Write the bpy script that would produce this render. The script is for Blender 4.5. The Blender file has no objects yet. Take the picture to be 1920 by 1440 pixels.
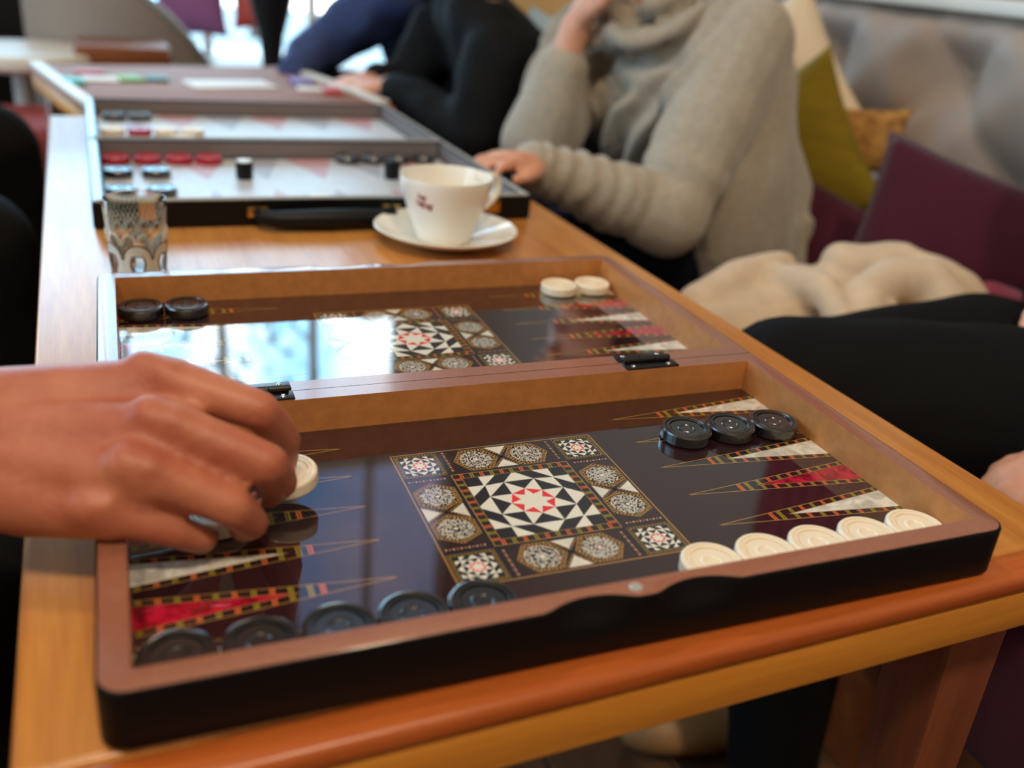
import bpy, bmesh, math, random
from mathutils import Vector as V, Matrix
rnd = random.Random(7)
PI = math.pi
S = bpy.context.scene
COL = S.collection

# ------------------------------------------------------------------ camera, world, lights, exposure
cam_d = bpy.data.cameras.new('camera'); cam = bpy.data.objects.new('camera', cam_d); COL.objects.link(cam)
cam.location = (0.02604, -0.30185, 0.29763)
cam.rotation_euler = (1.14027545, -0.08371754, -0.37383602)
cam_d.sensor_width = 36.0
cam_d.lens = 1771.49 / 1920 * 36
cam_d.clip_start = 0.01; cam_d.clip_end = 60
cam_d.dof.use_dof = True; cam_d.dof.focus_distance = 0.615; cam_d.dof.aperture_fstop = 3.9
S.camera = cam
S.view_settings.view_transform = 'Standard'; S.view_settings.look = 'None'
S.view_settings.gamma = 1.0; S.view_settings.use_curve_mapping = False
S.view_settings.exposure = -0.18
S.cycles.max_bounces = 10; S.cycles.diffuse_bounces = 5; S.cycles.transmission_bounces = 8
S.cycles.sample_clamp_indirect = 6.0

FLOOR, CEIL = -0.68, 3.62
XL, XR, YB, YF = -2.6, 1.62, -2.6, 4.0

w = bpy.data.worlds.new('overcast_sky'); S.world = w; w.use_nodes = True
wn = w.node_tree; bg = wn.nodes['Background']
bg.inputs[1].default_value = 8.0
tc = wn.nodes.new('ShaderNodeTexCoord'); cl = wn.nodes.new('ShaderNodeTexNoise'); cl.inputs['Scale'].default_value = 5.5; cl.inputs['Detail'].default_value = 3
cr = wn.nodes.new('ShaderNodeValToRGB'); cr.color_ramp.elements[0].position = 0.45; cr.color_ramp.elements[1].position = 0.66
cr.color_ramp.elements[0].color = (0.34, 0.70, 1.0, 1); cr.color_ramp.elements[1].color = (0.98, 1.0, 1.0, 1)   # broken cloud in a pale blue sky
wn.links.new(tc.outputs['Generated'], cl.inputs['Vector']); wn.links.new(cl.outputs['Fac'], cr.inputs['Fac']); wn.links.new(cr.outputs[0], bg.inputs[0])

def area(name, loc, rot, sx, sy, power=0, color=(1, 1, 1), portal=False):
    d = bpy.data.lights.new(name, 'AREA'); d.shape = 'RECTANGLE'; d.size = sx; d.size_y = sy
    d.energy = power; d.color = color
    o = bpy.data.objects.new(name, d); COL.objects.link(o); o.location = loc; o.rotation_euler = rot
    if portal: d.cycles.is_portal = True
    return o
area('window_portal', (-0.6, YF - 0.02, 0.85), (-PI/2, 0, 0), 3.7, 2.6, portal=True)
area('added_window_portal', (XL + 0.02, 0.9, 0.95), (0, -PI/2, 0), 2.0, 3.2, portal=True)

# ------------------------------------------------------------------ materials
def srgb(r, g, b):
    f = lambda c: (c/255/12.92) if c/255 <= 0.04045 else ((c/255 + 0.055)/1.055)**2.4
    return (f(r), f(g), f(b), 1.0)
MATS = {}
def mat(name, col, rough=0.5, metal=0.0, spec=0.5, noise=0.0, nscale=20, nstretch=(1, 1, 1), bump=0.0, bscale=80, col2=None,
        coat=0.0, coat_rough=0.1, sheen=0.0, sss=0.0, emit=None, estr=0.0, rvar=0.0, obj=True, det=4):
    if name in MATS: return MATS[name]
    m = bpy.data.materials.new(name); m.use_nodes = True; MATS[name] = m
    t = m.node_tree; b = t.nodes['Principled BSDF']
    c = srgb(*col)
    b.inputs['Base Color'].default_value = c
    b.inputs['Roughness'].default_value = rough; b.inputs['Metallic'].default_value = metal
    b.inputs['Specular IOR Level'].default_value = spec
    b.inputs['Coat Weight'].default_value = coat; b.inputs['Coat Roughness'].default_value = coat_rough
    b.inputs['Sheen Weight'].default_value = sheen; b.inputs['Sheen Roughness'].default_value = 0.5
    if sss:
        b.inputs['Subsurface Weight'].default_value = sss; b.inputs['Subsurface Radius'].default_value = (1.0, 0.35, 0.2)
        b.inputs['Subsurface Scale'].default_value = 0.006
    if emit: b.inputs['Emission Color'].default_value = srgb(*emit); b.inputs['Emission Strength'].default_value = estr
    if noise or bump or rvar:
        tc = t.nodes.new('ShaderNodeTexCoord'); mp = t.nodes.new('ShaderNodeMapping'); mp.inputs['Scale'].default_value = nstretch
        t.links.new(tc.outputs['Object'], mp.inputs['Vector'])
    if noise or rvar:
        n = t.nodes.new('ShaderNodeTexNoise'); n.inputs['Scale'].default_value = nscale; n.inputs['Detail'].default_value = det
        t.links.new(mp.outputs[0], n.inputs['Vector'])
    if noise:
        r = t.nodes.new('ShaderNodeValToRGB'); r.color_ramp.elements[0].position = 0.35; r.color_ramp.elements[1].position = 0.68
        d = srgb(*col2) if col2 else tuple(x*(1 - noise) for x in c[:3]) + (1,)
        r.color_ramp.elements[0].color = d; r.color_ramp.elements[1].color = c
        t.links.new(n.outputs['Fac'], r.inputs['Fac']); t.links.new(r.outputs[0], b.inputs['Base Color'])
    if rvar:
        mr = t.nodes.new('ShaderNodeMapRange'); mr.inputs[3].default_value = max(0, rough - rvar); mr.inputs[4].default_value = rough + rvar
        t.links.new(n.outputs['Fac'], mr.inputs[0]); t.links.new(mr.outputs[0], b.inputs['Roughness'])
    if bump:
        n2 = t.nodes.new('ShaderNodeTexNoise'); n2.inputs['Scale'].default_value = bscale; n2.inputs['Detail'].default_value = 3
        t.links.new(mp.outputs[0], n2.inputs['Vector'])
        bu = t.nodes.new('ShaderNodeBump'); bu.inputs['Strength'].default_value = bump; bu.inputs['Distance'].default_value = 0.002
        t.links.new(n2.outputs['Fac'], bu.inputs['Height']); t.links.new(bu.outputs[0], b.inputs['Normal'])
    return m

def wood(name, c1, c2, rough=0.35, axis=1, scale=60, coat=0.0, spec=0.5):
    if name in MATS: return MATS[name]
    m = bpy.data.materials.new(name); m.use_nodes = True; MATS[name] = m
    t = m.node_tree; b = t.nodes['Principled BSDF']
    tc = t.nodes.new('ShaderNodeTexCoord'); mp = t.nodes.new('ShaderNodeMapping')
    s = [1, 1, 1]; s[axis] = 0.06; mp.inputs['Scale'].default_value = s
    t.links.new(tc.outputs['Object'], mp.inputs['Vector'])
    n = t.nodes.new('ShaderNodeTexNoise'); n.inputs['Scale'].default_value = scale; n.inputs['Detail'].default_value = 6; n.inputs['Roughness'].default_value = 0.65
    n3 = t.nodes.new('ShaderNodeTexNoise'); n3.inputs['Scale'].default_value = scale*7; n3.inputs['Detail'].default_value = 3
    t.links.new(mp.outputs[0], n.inputs['Vector']); t.links.new(mp.outputs[0], n3.inputs['Vector'])
    mx = t.nodes.new('ShaderNodeMath'); mx.operation = 'MULTIPLY_ADD'; mx.inputs[1].default_value = 0.35
    t.links.new(n3.outputs['Fac'], mx.inputs[0]); t.links.new(n.outputs['Fac'], mx.inputs[2])
    r = t.nodes.new('ShaderNodeValToRGB'); r.color_ramp.elements[0].position = 0.42; r.color_ramp.elements[1].position = 0.92
    r.color_ramp.elements[0].color = srgb(*c2); r.color_ramp.elements[1].color = srgb(*c1)
    t.links.new(mx.outputs[0], r.inputs['Fac']); t.links.new(r.outputs[0], b.inputs['Base Color'])
    b.inputs['Roughness'].default_value = rough; b.inputs['Coat Weight'].default_value = coat; b.inputs['Coat Roughness'].default_value = 0.15
    b.inputs['Specular IOR Level'].default_value = spec
    bu = t.nodes.new('ShaderNodeBump'); bu.inputs['Strength'].default_value = 0.15; bu.inputs['Distance'].default_value = 0.0006
    t.links.new(n3.outputs['Fac'], bu.inputs['Height']); t.links.new(bu.outputs[0], b.inputs['Normal'])
    return m

def pane_mat(name, tint, fac=0.06):
    m = bpy.data.materials.new(name); m.use_nodes = True; t = m.node_tree
    t.nodes.remove(t.nodes['Principled BSDF']); out = t.nodes['Material Output']
    tr = t.nodes.new('ShaderNodeBsdfTransparent'); tr.inputs[0].default_value = tint
    gl = t.nodes.new('ShaderNodeBsdfGlossy'); gl.inputs['Roughness'].default_value = 0.02
    fr = t.nodes.new('ShaderNodeFresnel'); fr.inputs[0].default_value = 1.45
    mx = t.nodes.new('ShaderNodeMixShader'); t.links.new(fr.outputs[0], mx.inputs[0])
    t.links.new(tr.outputs[0], mx.inputs[1]); t.links.new(gl.outputs[0], mx.inputs[2]); t.links.new(mx.outputs[0], out.inputs[0])
    MATS[name] = m; return m

def glass_mat(name):
    m = bpy.data.materials.new(name); m.use_nodes = True; b = m.node_tree.nodes['Principled BSDF']
    b.inputs['Transmission Weight'].default_value = 1.0; b.inputs['Roughness'].default_value = 0.03; b.inputs['IOR'].default_value = 1.22
    b.inputs['Base Color'].default_value = (0.97, 0.98, 0.97, 1); MATS[name] = m; return m

def print_mat():
    m = bpy.data.materials.new('lacquered_print'); m.use_nodes = True; t = m.node_tree; b = t.nodes['Principled BSDF']
    at = t.nodes.new('ShaderNodeAttribute'); at.attribute_name = 'Col'
    tc = t.nodes.new('ShaderNodeTexCoord')
    n = t.nodes.new('ShaderNodeTexNoise'); n.inputs['Scale'].default_value = 70; n.inputs['Detail'].default_value = 5; n.inputs['Distortion'].default_value = 1.5
    t.links.new(tc.outputs['Object'], n.inputs['Vector'])
    r = t.nodes.new('ShaderNodeValToRGB'); r.color_ramp.elements[0].position = 0.36; r.color_ramp.elements[1].position = 0.62
    r.color_ramp.elements[0].color = (0.28, 0.25, 0.22, 1); r.color_ramp.elements[1].color = (1, 1, 1, 1)
    t.links.new(n.outputs['Fac'], r.inputs[0])
    mx = t.nodes.new('ShaderNodeMix'); mx.data_type = 'RGBA'; mx.blend_type = 'MULTIPLY'
    t.links.new(at.outputs['Alpha'], mx.inputs['Factor']); t.links.new(at.outputs['Color'], mx.inputs['A']); t.links.new(r.outputs[0], mx.inputs['B'])
    t.links.new(mx.outputs['Result'], b.inputs['Base Color'])
    b.inputs['Roughness'].default_value = 0.035; b.inputs['Specular IOR Level'].default_value = 0.6
    b.inputs['Coat Weight'].default_value = 1.0; b.inputs['Coat Roughness'].default_value = 0.02; b.inputs['Coat IOR'].default_value = 1.55
    MATS['lacquered_print'] = m; return m

M = dict(
    oak=wood('varnished_wood', (212, 148, 70), (168, 102, 44), rough=0.30, axis=1, scale=45, spec=0.5, coat=0.22),
    matt=wood('matt_brown_wood', (168, 112, 78), (126, 76, 48), rough=0.6, axis=0, scale=30, spec=0.3),
    lip=wood('edge_wood', (196, 104, 44), (150, 70, 26), rough=0.30, axis=0, scale=45),
    pine=wood('pine_wood', (226, 158, 62), (196, 124, 42), rough=0.35, axis=0, scale=35),
    leg=wood('leg_wood', (140, 82, 56), (104, 56, 36), rough=0.4, axis=2, scale=45),
    brown=wood('brown_wood', (150, 84, 44), (104, 54, 26), rough=0.4, axis=0, scale=30),
    floorw=wood('floor_wood', (120, 86, 58), (84, 56, 36), rough=0.45, axis=1, scale=25),
    black=mat('black_lacquer', (9, 9, 11), rough=0.5, spec=0.22),
    rim=mat('rim_lacquer', (156, 100, 78), rough=0.3, noise=0.12, nscale=300, bump=0.10, bscale=900, spec=0.6, coat=0.7, coat_rough=0.10),
    mdf=mat('inner_wall_stain', (196, 130, 72), rough=0.42, noise=0.18, nscale=120, bump=0.05, bscale=700),
    hinge=mat('dark_steel', (70, 68, 68), rough=0.3, metal=1.0, rvar=0.1),
    steel=mat('bright_steel', (205, 205, 205), rough=0.22, metal=1.0),
    magnet=mat('magnet_steel', (225, 222, 218), rough=0.3, metal=0.7),
    cblack=mat('black_plastic', (20, 22, 25), rough=0.24, spec=1.0, coat=0.6, coat_rough=0.2),
    ccream=mat('cream_plastic', (238, 226, 204), rough=0.3, sss=0.15),
    cred=mat('red_plastic', (176, 34, 56), rough=0.25),
    porc=mat('porcelain', (240, 236, 226), rough=0.12, spec=0.55),
    logo=mat('logo_red', (150, 44, 56), rough=0.3),
    leather=mat('black_leather', (10, 10, 12), rough=0.42, spec=0.25, bump=0.25, bscale=500),
    felt=mat('grey_felt', (200, 206, 216), rough=0.38, noise=0.1, nscale=60, spec=0.7),
    feltwall=mat('grey_lining', (120, 112, 112), rough=0.6),
    caserim=mat('case_rim_grey', (176, 182, 186), rough=0.22, spec=0.8),
    pointred=mat('felt_point_red', (192, 150, 160), rough=0.4),
    pointgrey=mat('felt_point_grey', (162, 165, 178), rough=0.4),
    brass=mat('brass', (205, 165, 90), rough=0.25, metal=1.0),
    skin=mat('skin', (192, 120, 90), rough=0.5, noise=0.2, nscale=28, col2=(170, 90, 66), bump=0.25, bscale=260, sss=0.25, coat=0.12, coat_rough=0.45),
    skinpale=mat('pale_skin', (226, 172, 144), rough=0.48, noise=0.1, nscale=30, col2=(212, 150, 122), bump=0.1, bscale=200, sss=0.25),
    nail=mat('nail', (222, 178, 164), rough=0.25),
    sweater=mat('grey_knit', (174, 164, 148), rough=0.9, noise=0.16, nscale=90, bump=0.5, bscale=420, sheen=0.5),
    darkcloth=mat('black_trousers', (15, 16, 18), rough=0.9, bump=0.15, bscale=300, spec=0.15),
    navycloth=mat('navy_cloth', (20, 24, 38), rough=0.9, bump=0.2, bscale=250, spec=0.15),
    denim=mat('blue_denim', (48, 68, 120), rough=0.8, noise=0.3, nscale=30, bump=0.2, bscale=300),
    blackcloth=mat('black_jacket', (12, 13, 15), rough=0.8, spec=0.2, bump=0.1, bscale=100),
    beigecloth=mat('beige_cloth', (196, 178, 152), rough=0.9, bump=0.4, bscale=260, sheen=0.3),
    coat=mat('beige_wool', (214, 192, 166), rough=0.95, noise=0.12, nscale=40, bump=0.7, bscale=330, sheen=0.4),
    hair=mat('brown_hair', (70, 46, 30), rough=0.5, bump=0.4, bscale=200),
    eye=mat('eye_white', (235, 232, 226), rough=0.15), iris=mat('eye_iris', (50, 36, 26), rough=0.1), lips=mat('lips', (176, 92, 84), rough=0.4),
    burg=mat('burgundy_velvet', (70, 18, 36), rough=0.85, sheen=0.12, spec=0.2, bump=0.2, bscale=200, noise=0.15, nscale=12),
    olive=mat('olive_velvet', (130, 110, 18), rough=0.8, sheen=0.1, spec=0.2, bump=0.25, bscale=120, noise=0.2, nscale=14, nstretch=(1, 1, 3)),
    cream=mat('cream_cushion_cloth', (226, 210, 184), rough=0.9, bump=0.2, bscale=200),
    ochre=mat('ochre_pattern', (196, 150, 76), rough=0.8, noise=0.5, nscale=60, col2=(140, 92, 40)),
    sofa=mat('taupe_upholstery', (158, 142, 130), rough=0.6, sheen=0.2, bump=0.1, bscale=200),
    tan=mat('tan_upholstery', (198, 160, 104), rough=0.8, sheen=0.2),
    paleblue=mat('pale_blue_cloth', (168, 190, 200), rough=0.8),
    wall=mat('warm_wall', (164, 150, 134), rough=0.8, noise=0.05, nscale=6),
    ceil=mat('ceiling_paint', (196, 190, 182), rough=0.9, noise=0.04, nscale=4),
    white=mat('white_paint', (232, 230, 222), rough=0.4, noise=0.03, nscale=10),
    grey=mat('grey_fabric', (158, 150, 144), rough=0.85, bump=0.2, bscale=150),
    piping=mat('pale_piping', (196, 208, 210), rough=0.5),
    purple=mat('purple_cloth', (150, 96, 150), rough=0.8), redcloth=mat('red_upholstery', (150, 62, 62), rough=0.75),
    curtain=mat('red_curtain', (130, 24, 40), rough=0.85, sheen=0.3),
    frame=mat('window_frame_dark', (70, 66, 62), rough=0.4),
    leaf=mat('leaf', (120, 172, 168), rough=0.7, noise=0.4, nscale=3, col2=(86, 140, 146)), bark=mat('bark', (80, 66, 56), rough=0.9, bump=0.5, bscale=20),
    pave=mat('paving', (150, 152, 152), rough=0.9, noise=0.15, nscale=2), teal=mat('teal_paint', (60, 130, 150), rough=0.5),
    cyan=mat('card_cyan', (90, 200, 205), rough=0.5), green=mat('card_green', (120, 176, 70), rough=0.5), paper=mat('paper', (236, 238, 238), rough=0.6),
    dteal=mat('card_teal', (60, 110, 104), rough=0.5), cardred=mat('card_red', (200, 80, 74), rough=0.5), violet=mat('card_violet', (130, 110, 180), rough=0.5),
    lamp=mat('fill_diffuser', (255, 236, 205), emit=(255, 214, 160), estr=6.0), dark=mat('dark_metal', (26, 26, 28), rough=0.4),
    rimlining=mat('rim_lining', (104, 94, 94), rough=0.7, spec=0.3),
    tanleather=mat('tan_leather', (176, 132, 84), rough=0.5),
    seam=mat('fine_seam', (12, 12, 12), rough=0.8),
)
pane_mat('clear_pane', (0.97, 0.98, 0.98, 1)); pane_mat('tinted_pane', (0.34, 0.33, 0.38, 1)); glass_mat('pressed_glass'); print_mat()

# ------------------------------------------------------------------ helpers
def link(name, me, m=None, parent=None, smooth=False):
    o = bpy.data.objects.new(name, me); COL.objects.link(o)
    if m is not None:
        for x in (m if isinstance(m, (list, tuple)) else [m]): me.materials.append(x)
    if parent is not None: o.parent = parent
    if smooth: me.polygons.foreach_set('use_smooth', [True]*len(me.polygons))
    return o
def tag(o, label, cat, group=None):
    o['label'] = label; o['category'] = cat
    if group: o['group'] = group
    return o
def thing(name, label, cat, loc=(0, 0, 0), rz=0.0, group=None):
    o = bpy.data.objects.new(name, None); COL.objects.link(o); o.empty_display_size = 0.02
    o.location = loc; o.rotation_euler = (0, 0, rz)
    return tag(o, label, cat, group)
def structure(o): o['kind'] = 'structure'; return o
def copy_tree(o, parent=None):
    c = o.copy(); COL.objects.link(c)
    if parent is not None: c.parent = parent
    for ch in list(o.children): copy_tree(ch, c)
    return c

class MB:
    def __init__(s): s.v = []; s.f = []; s.mi = []; s.k = 0
    def add(s, vs, fs, mi=None):
        b = len(s.v); s.v += [tuple(p) for p in vs]; s.f += [tuple(i + b for i in f) for f in fs]; s.mi += [s.k if mi is None else mi]*len(fs)
    def box(s, c, d, rz=0.0, mi=None, mtx=None):
        hx, hy, hz = d[0]/2, d[1]/2, d[2]/2
        pts = [V((x, y, z)) for z in (-hz, hz) for y in (-hy, hy) for x in (-hx, hx)]
        R = mtx if mtx is not None else Matrix.Rotation(rz, 3, 'Z')
        pts = [R @ p + V(c) for p in pts]
        s.add(pts, [(0, 2, 3, 1), (4, 5, 7, 6), (0, 1, 5, 4), (2, 6, 7, 3), (0, 4, 6, 2), (1, 3, 7, 5)], mi)
    def lathe(s, prof, n=48, c=(0, 0, 0), mi=None, arc=None):
        vs = []; fs = []; m = len(prof)
        for r, z in prof:
            for k in range(n):
                a = 2*PI*k/n; vs.append((c[0] + r*math.cos(a), c[1] + r*math.sin(a), c[2] + z))
        for i in range(m - 1):
            for k in range(n):
                k2 = (k + 1) % n
                fs.append((i*n + k, i*n + k2, (i + 1)*n + k2, (i + 1)*n + k))
        if prof[0][0] > 1e-6: fs.append(tuple(reversed(range(n))))
        if prof[-1][0] > 1e-6: fs.append(tuple((m - 1)*n + k for k in range(n)))
        s.add(vs, fs, mi)
    def tube(s, pts, r, n=10, closed=False, mi=None):
        pts = [V(p) for p in pts]; m = len(pts); vs = []; fs = []
        rr = r if isinstance(r, (list, tuple)) else [r]*m
        up = V((0, 0, 1)); prev = None
        for i, p in enumerate(pts):
            a = pts[(i - 1) % m] if (i or closed) else p; b = pts[(i + 1) % m] if (i < m - 1 or closed) else p
            t = (b - a).normalized()
            if prev is None:
                u = t.cross(up); u = u if u.length > 1e-4 else t.cross(V((1, 0, 0)))
            else: u = prev - t*prev.dot(t)
            u.normalize(); prev = u; v = t.cross(u)
            for k in range(n):
                g = 2*PI*k/n; vs.append(p + (u*math.cos(g) + v*math.sin(g))*rr[i])
        for i in range(m if closed else m - 1):
            j = (i + 1) % m
            for k in range(n):
                k2 = (k + 1) % n; fs.append((i*n + k, i*n + k2, j*n + k2, j*n + k))
        if not closed: fs.append(tuple(reversed(range(n)))); fs.append(tuple((m - 1)*n + k for k in range(n)))
        s.add(vs, fs, mi)
    def loft(s, rings, mi=None, cap=True):
        n = len(rings[0]); vs = [p for r in rings for p in r]; fs = []
        for i in range(len(rings) - 1):
            for k in range(n):
                k2 = (k + 1) % n; fs.append((i*n + k, i*n + k2, (i + 1)*n + k2, (i + 1)*n + k))
        if cap: fs.append(tuple(reversed(range(n)))); fs.append(tuple((len(rings) - 1)*n + k for k in range(n)))
        s.add(vs, fs, mi)
    def sphere(s, c, r, n=14, m=9, axes=None, mi=None):
        r = r if isinstance(r, (list, tuple)) else (r, r, r); vs = []; fs = []
        A = axes or (V((1, 0, 0)), V((0, 1, 0)), V((0, 0, 1))); c = V(c)
        for i in range(1, m):
            th = PI*i/m
            for k in range(n):
                a = 2*PI*k/n
                vs.append(c + A[0]*(r[0]*math.sin(th)*math.cos(a)) + A[1]*(r[1]*math.sin(th)*math.sin(a)) + A[2]*(r[2]*math.cos(th)))
        vs += [c + A[2]*r[2], c - A[2]*r[2]]; T, B = len(vs) - 2, len(vs) - 1
        for i in range(m - 2):
            for k in range(n):
                k2 = (k + 1) % n; fs.append((i*n + k, (i + 1)*n + k, (i + 1)*n + k2, i*n + k2))
        for k in range(n):
            k2 = (k + 1) % n; fs.append((T, k, k2)); fs.append((B, (m - 2)*n + k2, (m - 2)*n + k))
        s.add(vs, fs, mi)
    def mesh(s, name):
        me = bpy.data.meshes.new(name); me.from_pydata(s.v, [], s.f); me.update()
        me.polygons.foreach_set('material_index', s.mi); return me
    def build(s, name, m, parent=None, smooth=False, bevel=0.0, seg=2, angle=40):
        me = s.mesh(name)
        bm = bmesh.new(); bm.from_mesh(me); bmesh.ops.recalc_face_normals(bm, faces=bm.faces)
        if bevel:
            ed = [e for e in bm.edges if len(e.link_faces) == 2 and e.calc_face_angle(0) > math.radians(angle)]
            bmesh.ops.bevel(bm, geom=ed, offset=bevel, segments=seg, profile=0.5, affect='EDGES', clamp_overlap=True)
        bm.to_mesh(me); bm.free()
        o = link(name, me, m, parent, smooth or bevel > 0)
        if smooth or bevel > 0:
            try: me.set_sharp_from_angle(angle=math.radians(angle))
            except Exception: pass
        return o

def box_obj(name, c, d, m, parent=None, bevel=0.0, rz=0.0):
    b = MB(); b.box(c, d, rz); return b.build(name, m, parent, bevel=bevel)

def blob(name, items, m, parent=None, voxel=0.006, iters=6, fold=None):
    """one continuous surface grown over tapered limbs, lofts and ellipsoids"""
    b = MB()
    for it in items:
        if it[0] == 'c':
            ch = it[1]
            for i, (p, r) in enumerate(ch):
                b.sphere(p, r, 16, 10)
                if i:
                    q, r0 = ch[i - 1]; p = V(p); q = V(q)
                    n = max(1, int((p - q).length/max(min(r, r0)*0.5, 0.002)))
                    b.tube([q.lerp(p, k/n) for k in range(n + 1)], [r0 + (r - r0)*k/n for k in range(n + 1)], 16)
        elif it[0] == 'l':
            rings = []
            for (c, a, bb) in it[1]:
                c, a, bb = V(c), V(a), V(bb)
                rings.append([c + a*math.copysign(abs(math.cos(2*PI*k/28))**0.85, math.cos(2*PI*k/28)) + bb*math.copysign(abs(math.sin(2*PI*k/28))**0.85, math.sin(2*PI*k/28)) for k in range(28)])
            b.loft(rings)
        elif it[0] == 'e': b.sphere(it[1], it[2], 20, 14, it[3] if len(it) > 3 else None)
    me = b.mesh(name + '_raw')
    bm = bmesh.new(); bm.from_mesh(me); bmesh.ops.recalc_face_normals(bm, faces=bm.faces); bm.to_mesh(me); bm.free()
    t = bpy.data.objects.new('tmp', me); COL.objects.link(t)
    r = t.modifiers.new('r', 'REMESH'); r.mode = 'VOXEL'; r.voxel_size = voxel
    s = t.modifiers.new('s', 'SMOOTH'); s.iterations = iters; s.factor = 0.5
    dg = bpy.context.evaluated_depsgraph_get()
    out = bpy.data.meshes.new_from_object(t.evaluated_get(dg)); out.name = name
    bpy.data.objects.remove(t); bpy.data.meshes.remove(me)
    out.materials.clear()
    if fold:
        nv = len(out.vertices); co = [0.0]*(nv*3); no = [0.0]*(nv*3)
        out.vertices.foreach_get('co', co); out.vertex_normals.foreach_get('vector', no)
        for i in range(0, nv*3, 3):
            d = fold(V(co[i:i + 3]), V(no[i:i + 3])); co[i] += d.x; co[i + 1] += d.y; co[i + 2] += d.z
        out.vertices.foreach_set('co', co)
        out.update()
    return link(name, out, m, parent, True)

from mathutils import noise as mnoise
def foldfn(amp, freq, stretch=(1, 1, 1), seed=0):
    def f(co, n):
        p = V((co.x*stretch[0], co.y*stretch[1], co.z*stretch[2]))*freq + V((seed, 0, 0))
        return n*(amp*mnoise.noise(p))
    return f

# ------------------------------------------------------------------ room
b = MB(); b.box(((XL + XR)/2, (YB + YF)/2, FLOOR - 0.06), (XR - XL, YF - YB, 0.08))
fl = structure(b.build('floor', M['seam']))
pm = None
for ix in range(26):
    for iy in range(5):
        x = XL + 0.0815 + ix*0.1625; y = YB + 0.66 + iy*1.32
        if pm is None:
            q = MB(); q.box((0, 0, 0), (0.159, 1.314, 0.02)); pm = q.build('plank', M['floorw'], fl, bevel=0.0015, seg=1); o = pm
        else:
            o = pm.copy(); COL.objects.link(o); o.parent = fl
        o.location = (x, y, FLOOR - 0.01)
structure(box_obj('ceiling', ((XL + XR)/2, (YB + YF)/2, CEIL + 0.05), (XR - XL + 0.4, YF - YB + 0.4, 0.1), M['ceil']))
structure(box_obj('wall_back', ((XL + XR)/2, YB - 0.06, (FLOOR + CEIL)/2), (XR - XL + 0.24, 0.12, CEIL - FLOOR), M['wall']))
structure(box_obj('wall_right', (XR + 0.06, (YB + YF)/2, (FLOOR + CEIL)/2), (0.12, YF - YB, CEIL - FLOOR), M['wall']))
def wall_holes(name, axis, pos, u0, u1, holes, m, th=0.14):
    """wall in the plane axis=pos with rectangular openings (u0,u1,z0,z1)"""
    us = sorted({u0, u1, *[h[0] for h in holes], *[h[1] for h in holes]}); zs = sorted({FLOOR, CEIL, *[h[2] for h in holes], *[h[3] for h in holes]})
    b = MB()
    for i in range(len(us) - 1):
        for j in range(len(zs) - 1):
            cu, cz = (us[i] + us[i + 1])/2, (zs[j] + zs[j + 1])/2
            if any(h[0] < cu < h[1] and h[2] < cz < h[3] for h in holes): continue
            d = us[i + 1] - us[i], zs[j + 1] - zs[j]
            if axis == 'y': b.box((cu, pos, cz), (d[0], th, d[1]))
            else: b.box((pos, cu, cz), (th, d[0], d[1]))
    return structure(b.build(name, m))
WIN = (-2.45, 1.27, -0.45, 2.15); TRAN = (0.70, 1.58, 2.24, 3.5); SIDE = (-0.5, 2.1, 0.05, 1.85)
wall_holes('wall_front', 'y', YF + 0.07, XL, XR + 0.12, [WIN, TRAN], M['wall'])
wall_holes('wall_left', 'x', XL - 0.07, YB, YF, [SIDE], M['wall'])
def window(name, axis, pos, h, muls, fm, gm, bars=()):
    e = bpy.data.objects.new(name, None); COL.objects.link(e); structure(e)
    def bar(c, su, sz, nm):
        b = MB()
        b.box((c[0], pos, c[1]) if axis == 'y' else (pos, c[0], c[1]), (su, 0.06, sz) if axis == 'y' else (0.06, su, sz))
        b.build(nm, fm, e, bevel=0.004, seg=1)
    u0, u1, z0, z1 = h
    bar(((u0 + u1)/2, z0 + 0.025), u1 - u0, 0.05, 'window_rail'); bar(((u0 + u1)/2, z1 - 0.025), u1 - u0, 0.05, 'window_rail')
    ed = [u0 + 0.02] + list(muls) + [u1 - 0.02]
    for u in ed: bar((u, (z0 + z1)/2), 0.04, z1 - z0, 'mullion')
    for z in bars: bar(((u0 + u1)/2, z), u1 - u0, 0.04, 'window_bar')
    for i in range(len(ed) - 1):
        b = MB(); cu = (ed[i] + ed[i + 1])/2; cz = (z0 + z1)/2; su = ed[i + 1] - ed[i] - 0.036
        b.box((cu, pos, cz) if axis == 'y' else (pos, cu, cz), (su, 0.006, z1 - z0 - 0.1) if axis == 'y' else (0.006, su, z1 - z0 - 0.1))
        b.build('window_pane', gm, e)
    return e
window('window_1', 'y', YF + 0.03, WIN, (-2.0, -1.4, -0.9, -0.46, -0.03, 0.40, 0.83), M['white'], MATS['clear_pane'])
window('added_transom', 'y', YF + 0.03, TRAN, (1.13,), M['white'], MATS['tinted_pane'])  # unseen upper window, added for its dim reflection in the near tray
window('added_side_window', 'x', XL - 0.03, SIDE, (0.4, 1.2), M['white'], MATS['clear_pane'])  # unseen left window, added to throw side light across the room
structure(box_obj('trim_sill', (1.535, 0.9, 0.278), (0.17, 6.0, 0.026), M['white'], bevel=0.004))
structure(box_obj('baseboard_right', (XR - 0.008, 0.7, FLOOR + 0.05), (0.016, 6.5, 0.1), M['white'], bevel=0.003))

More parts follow.
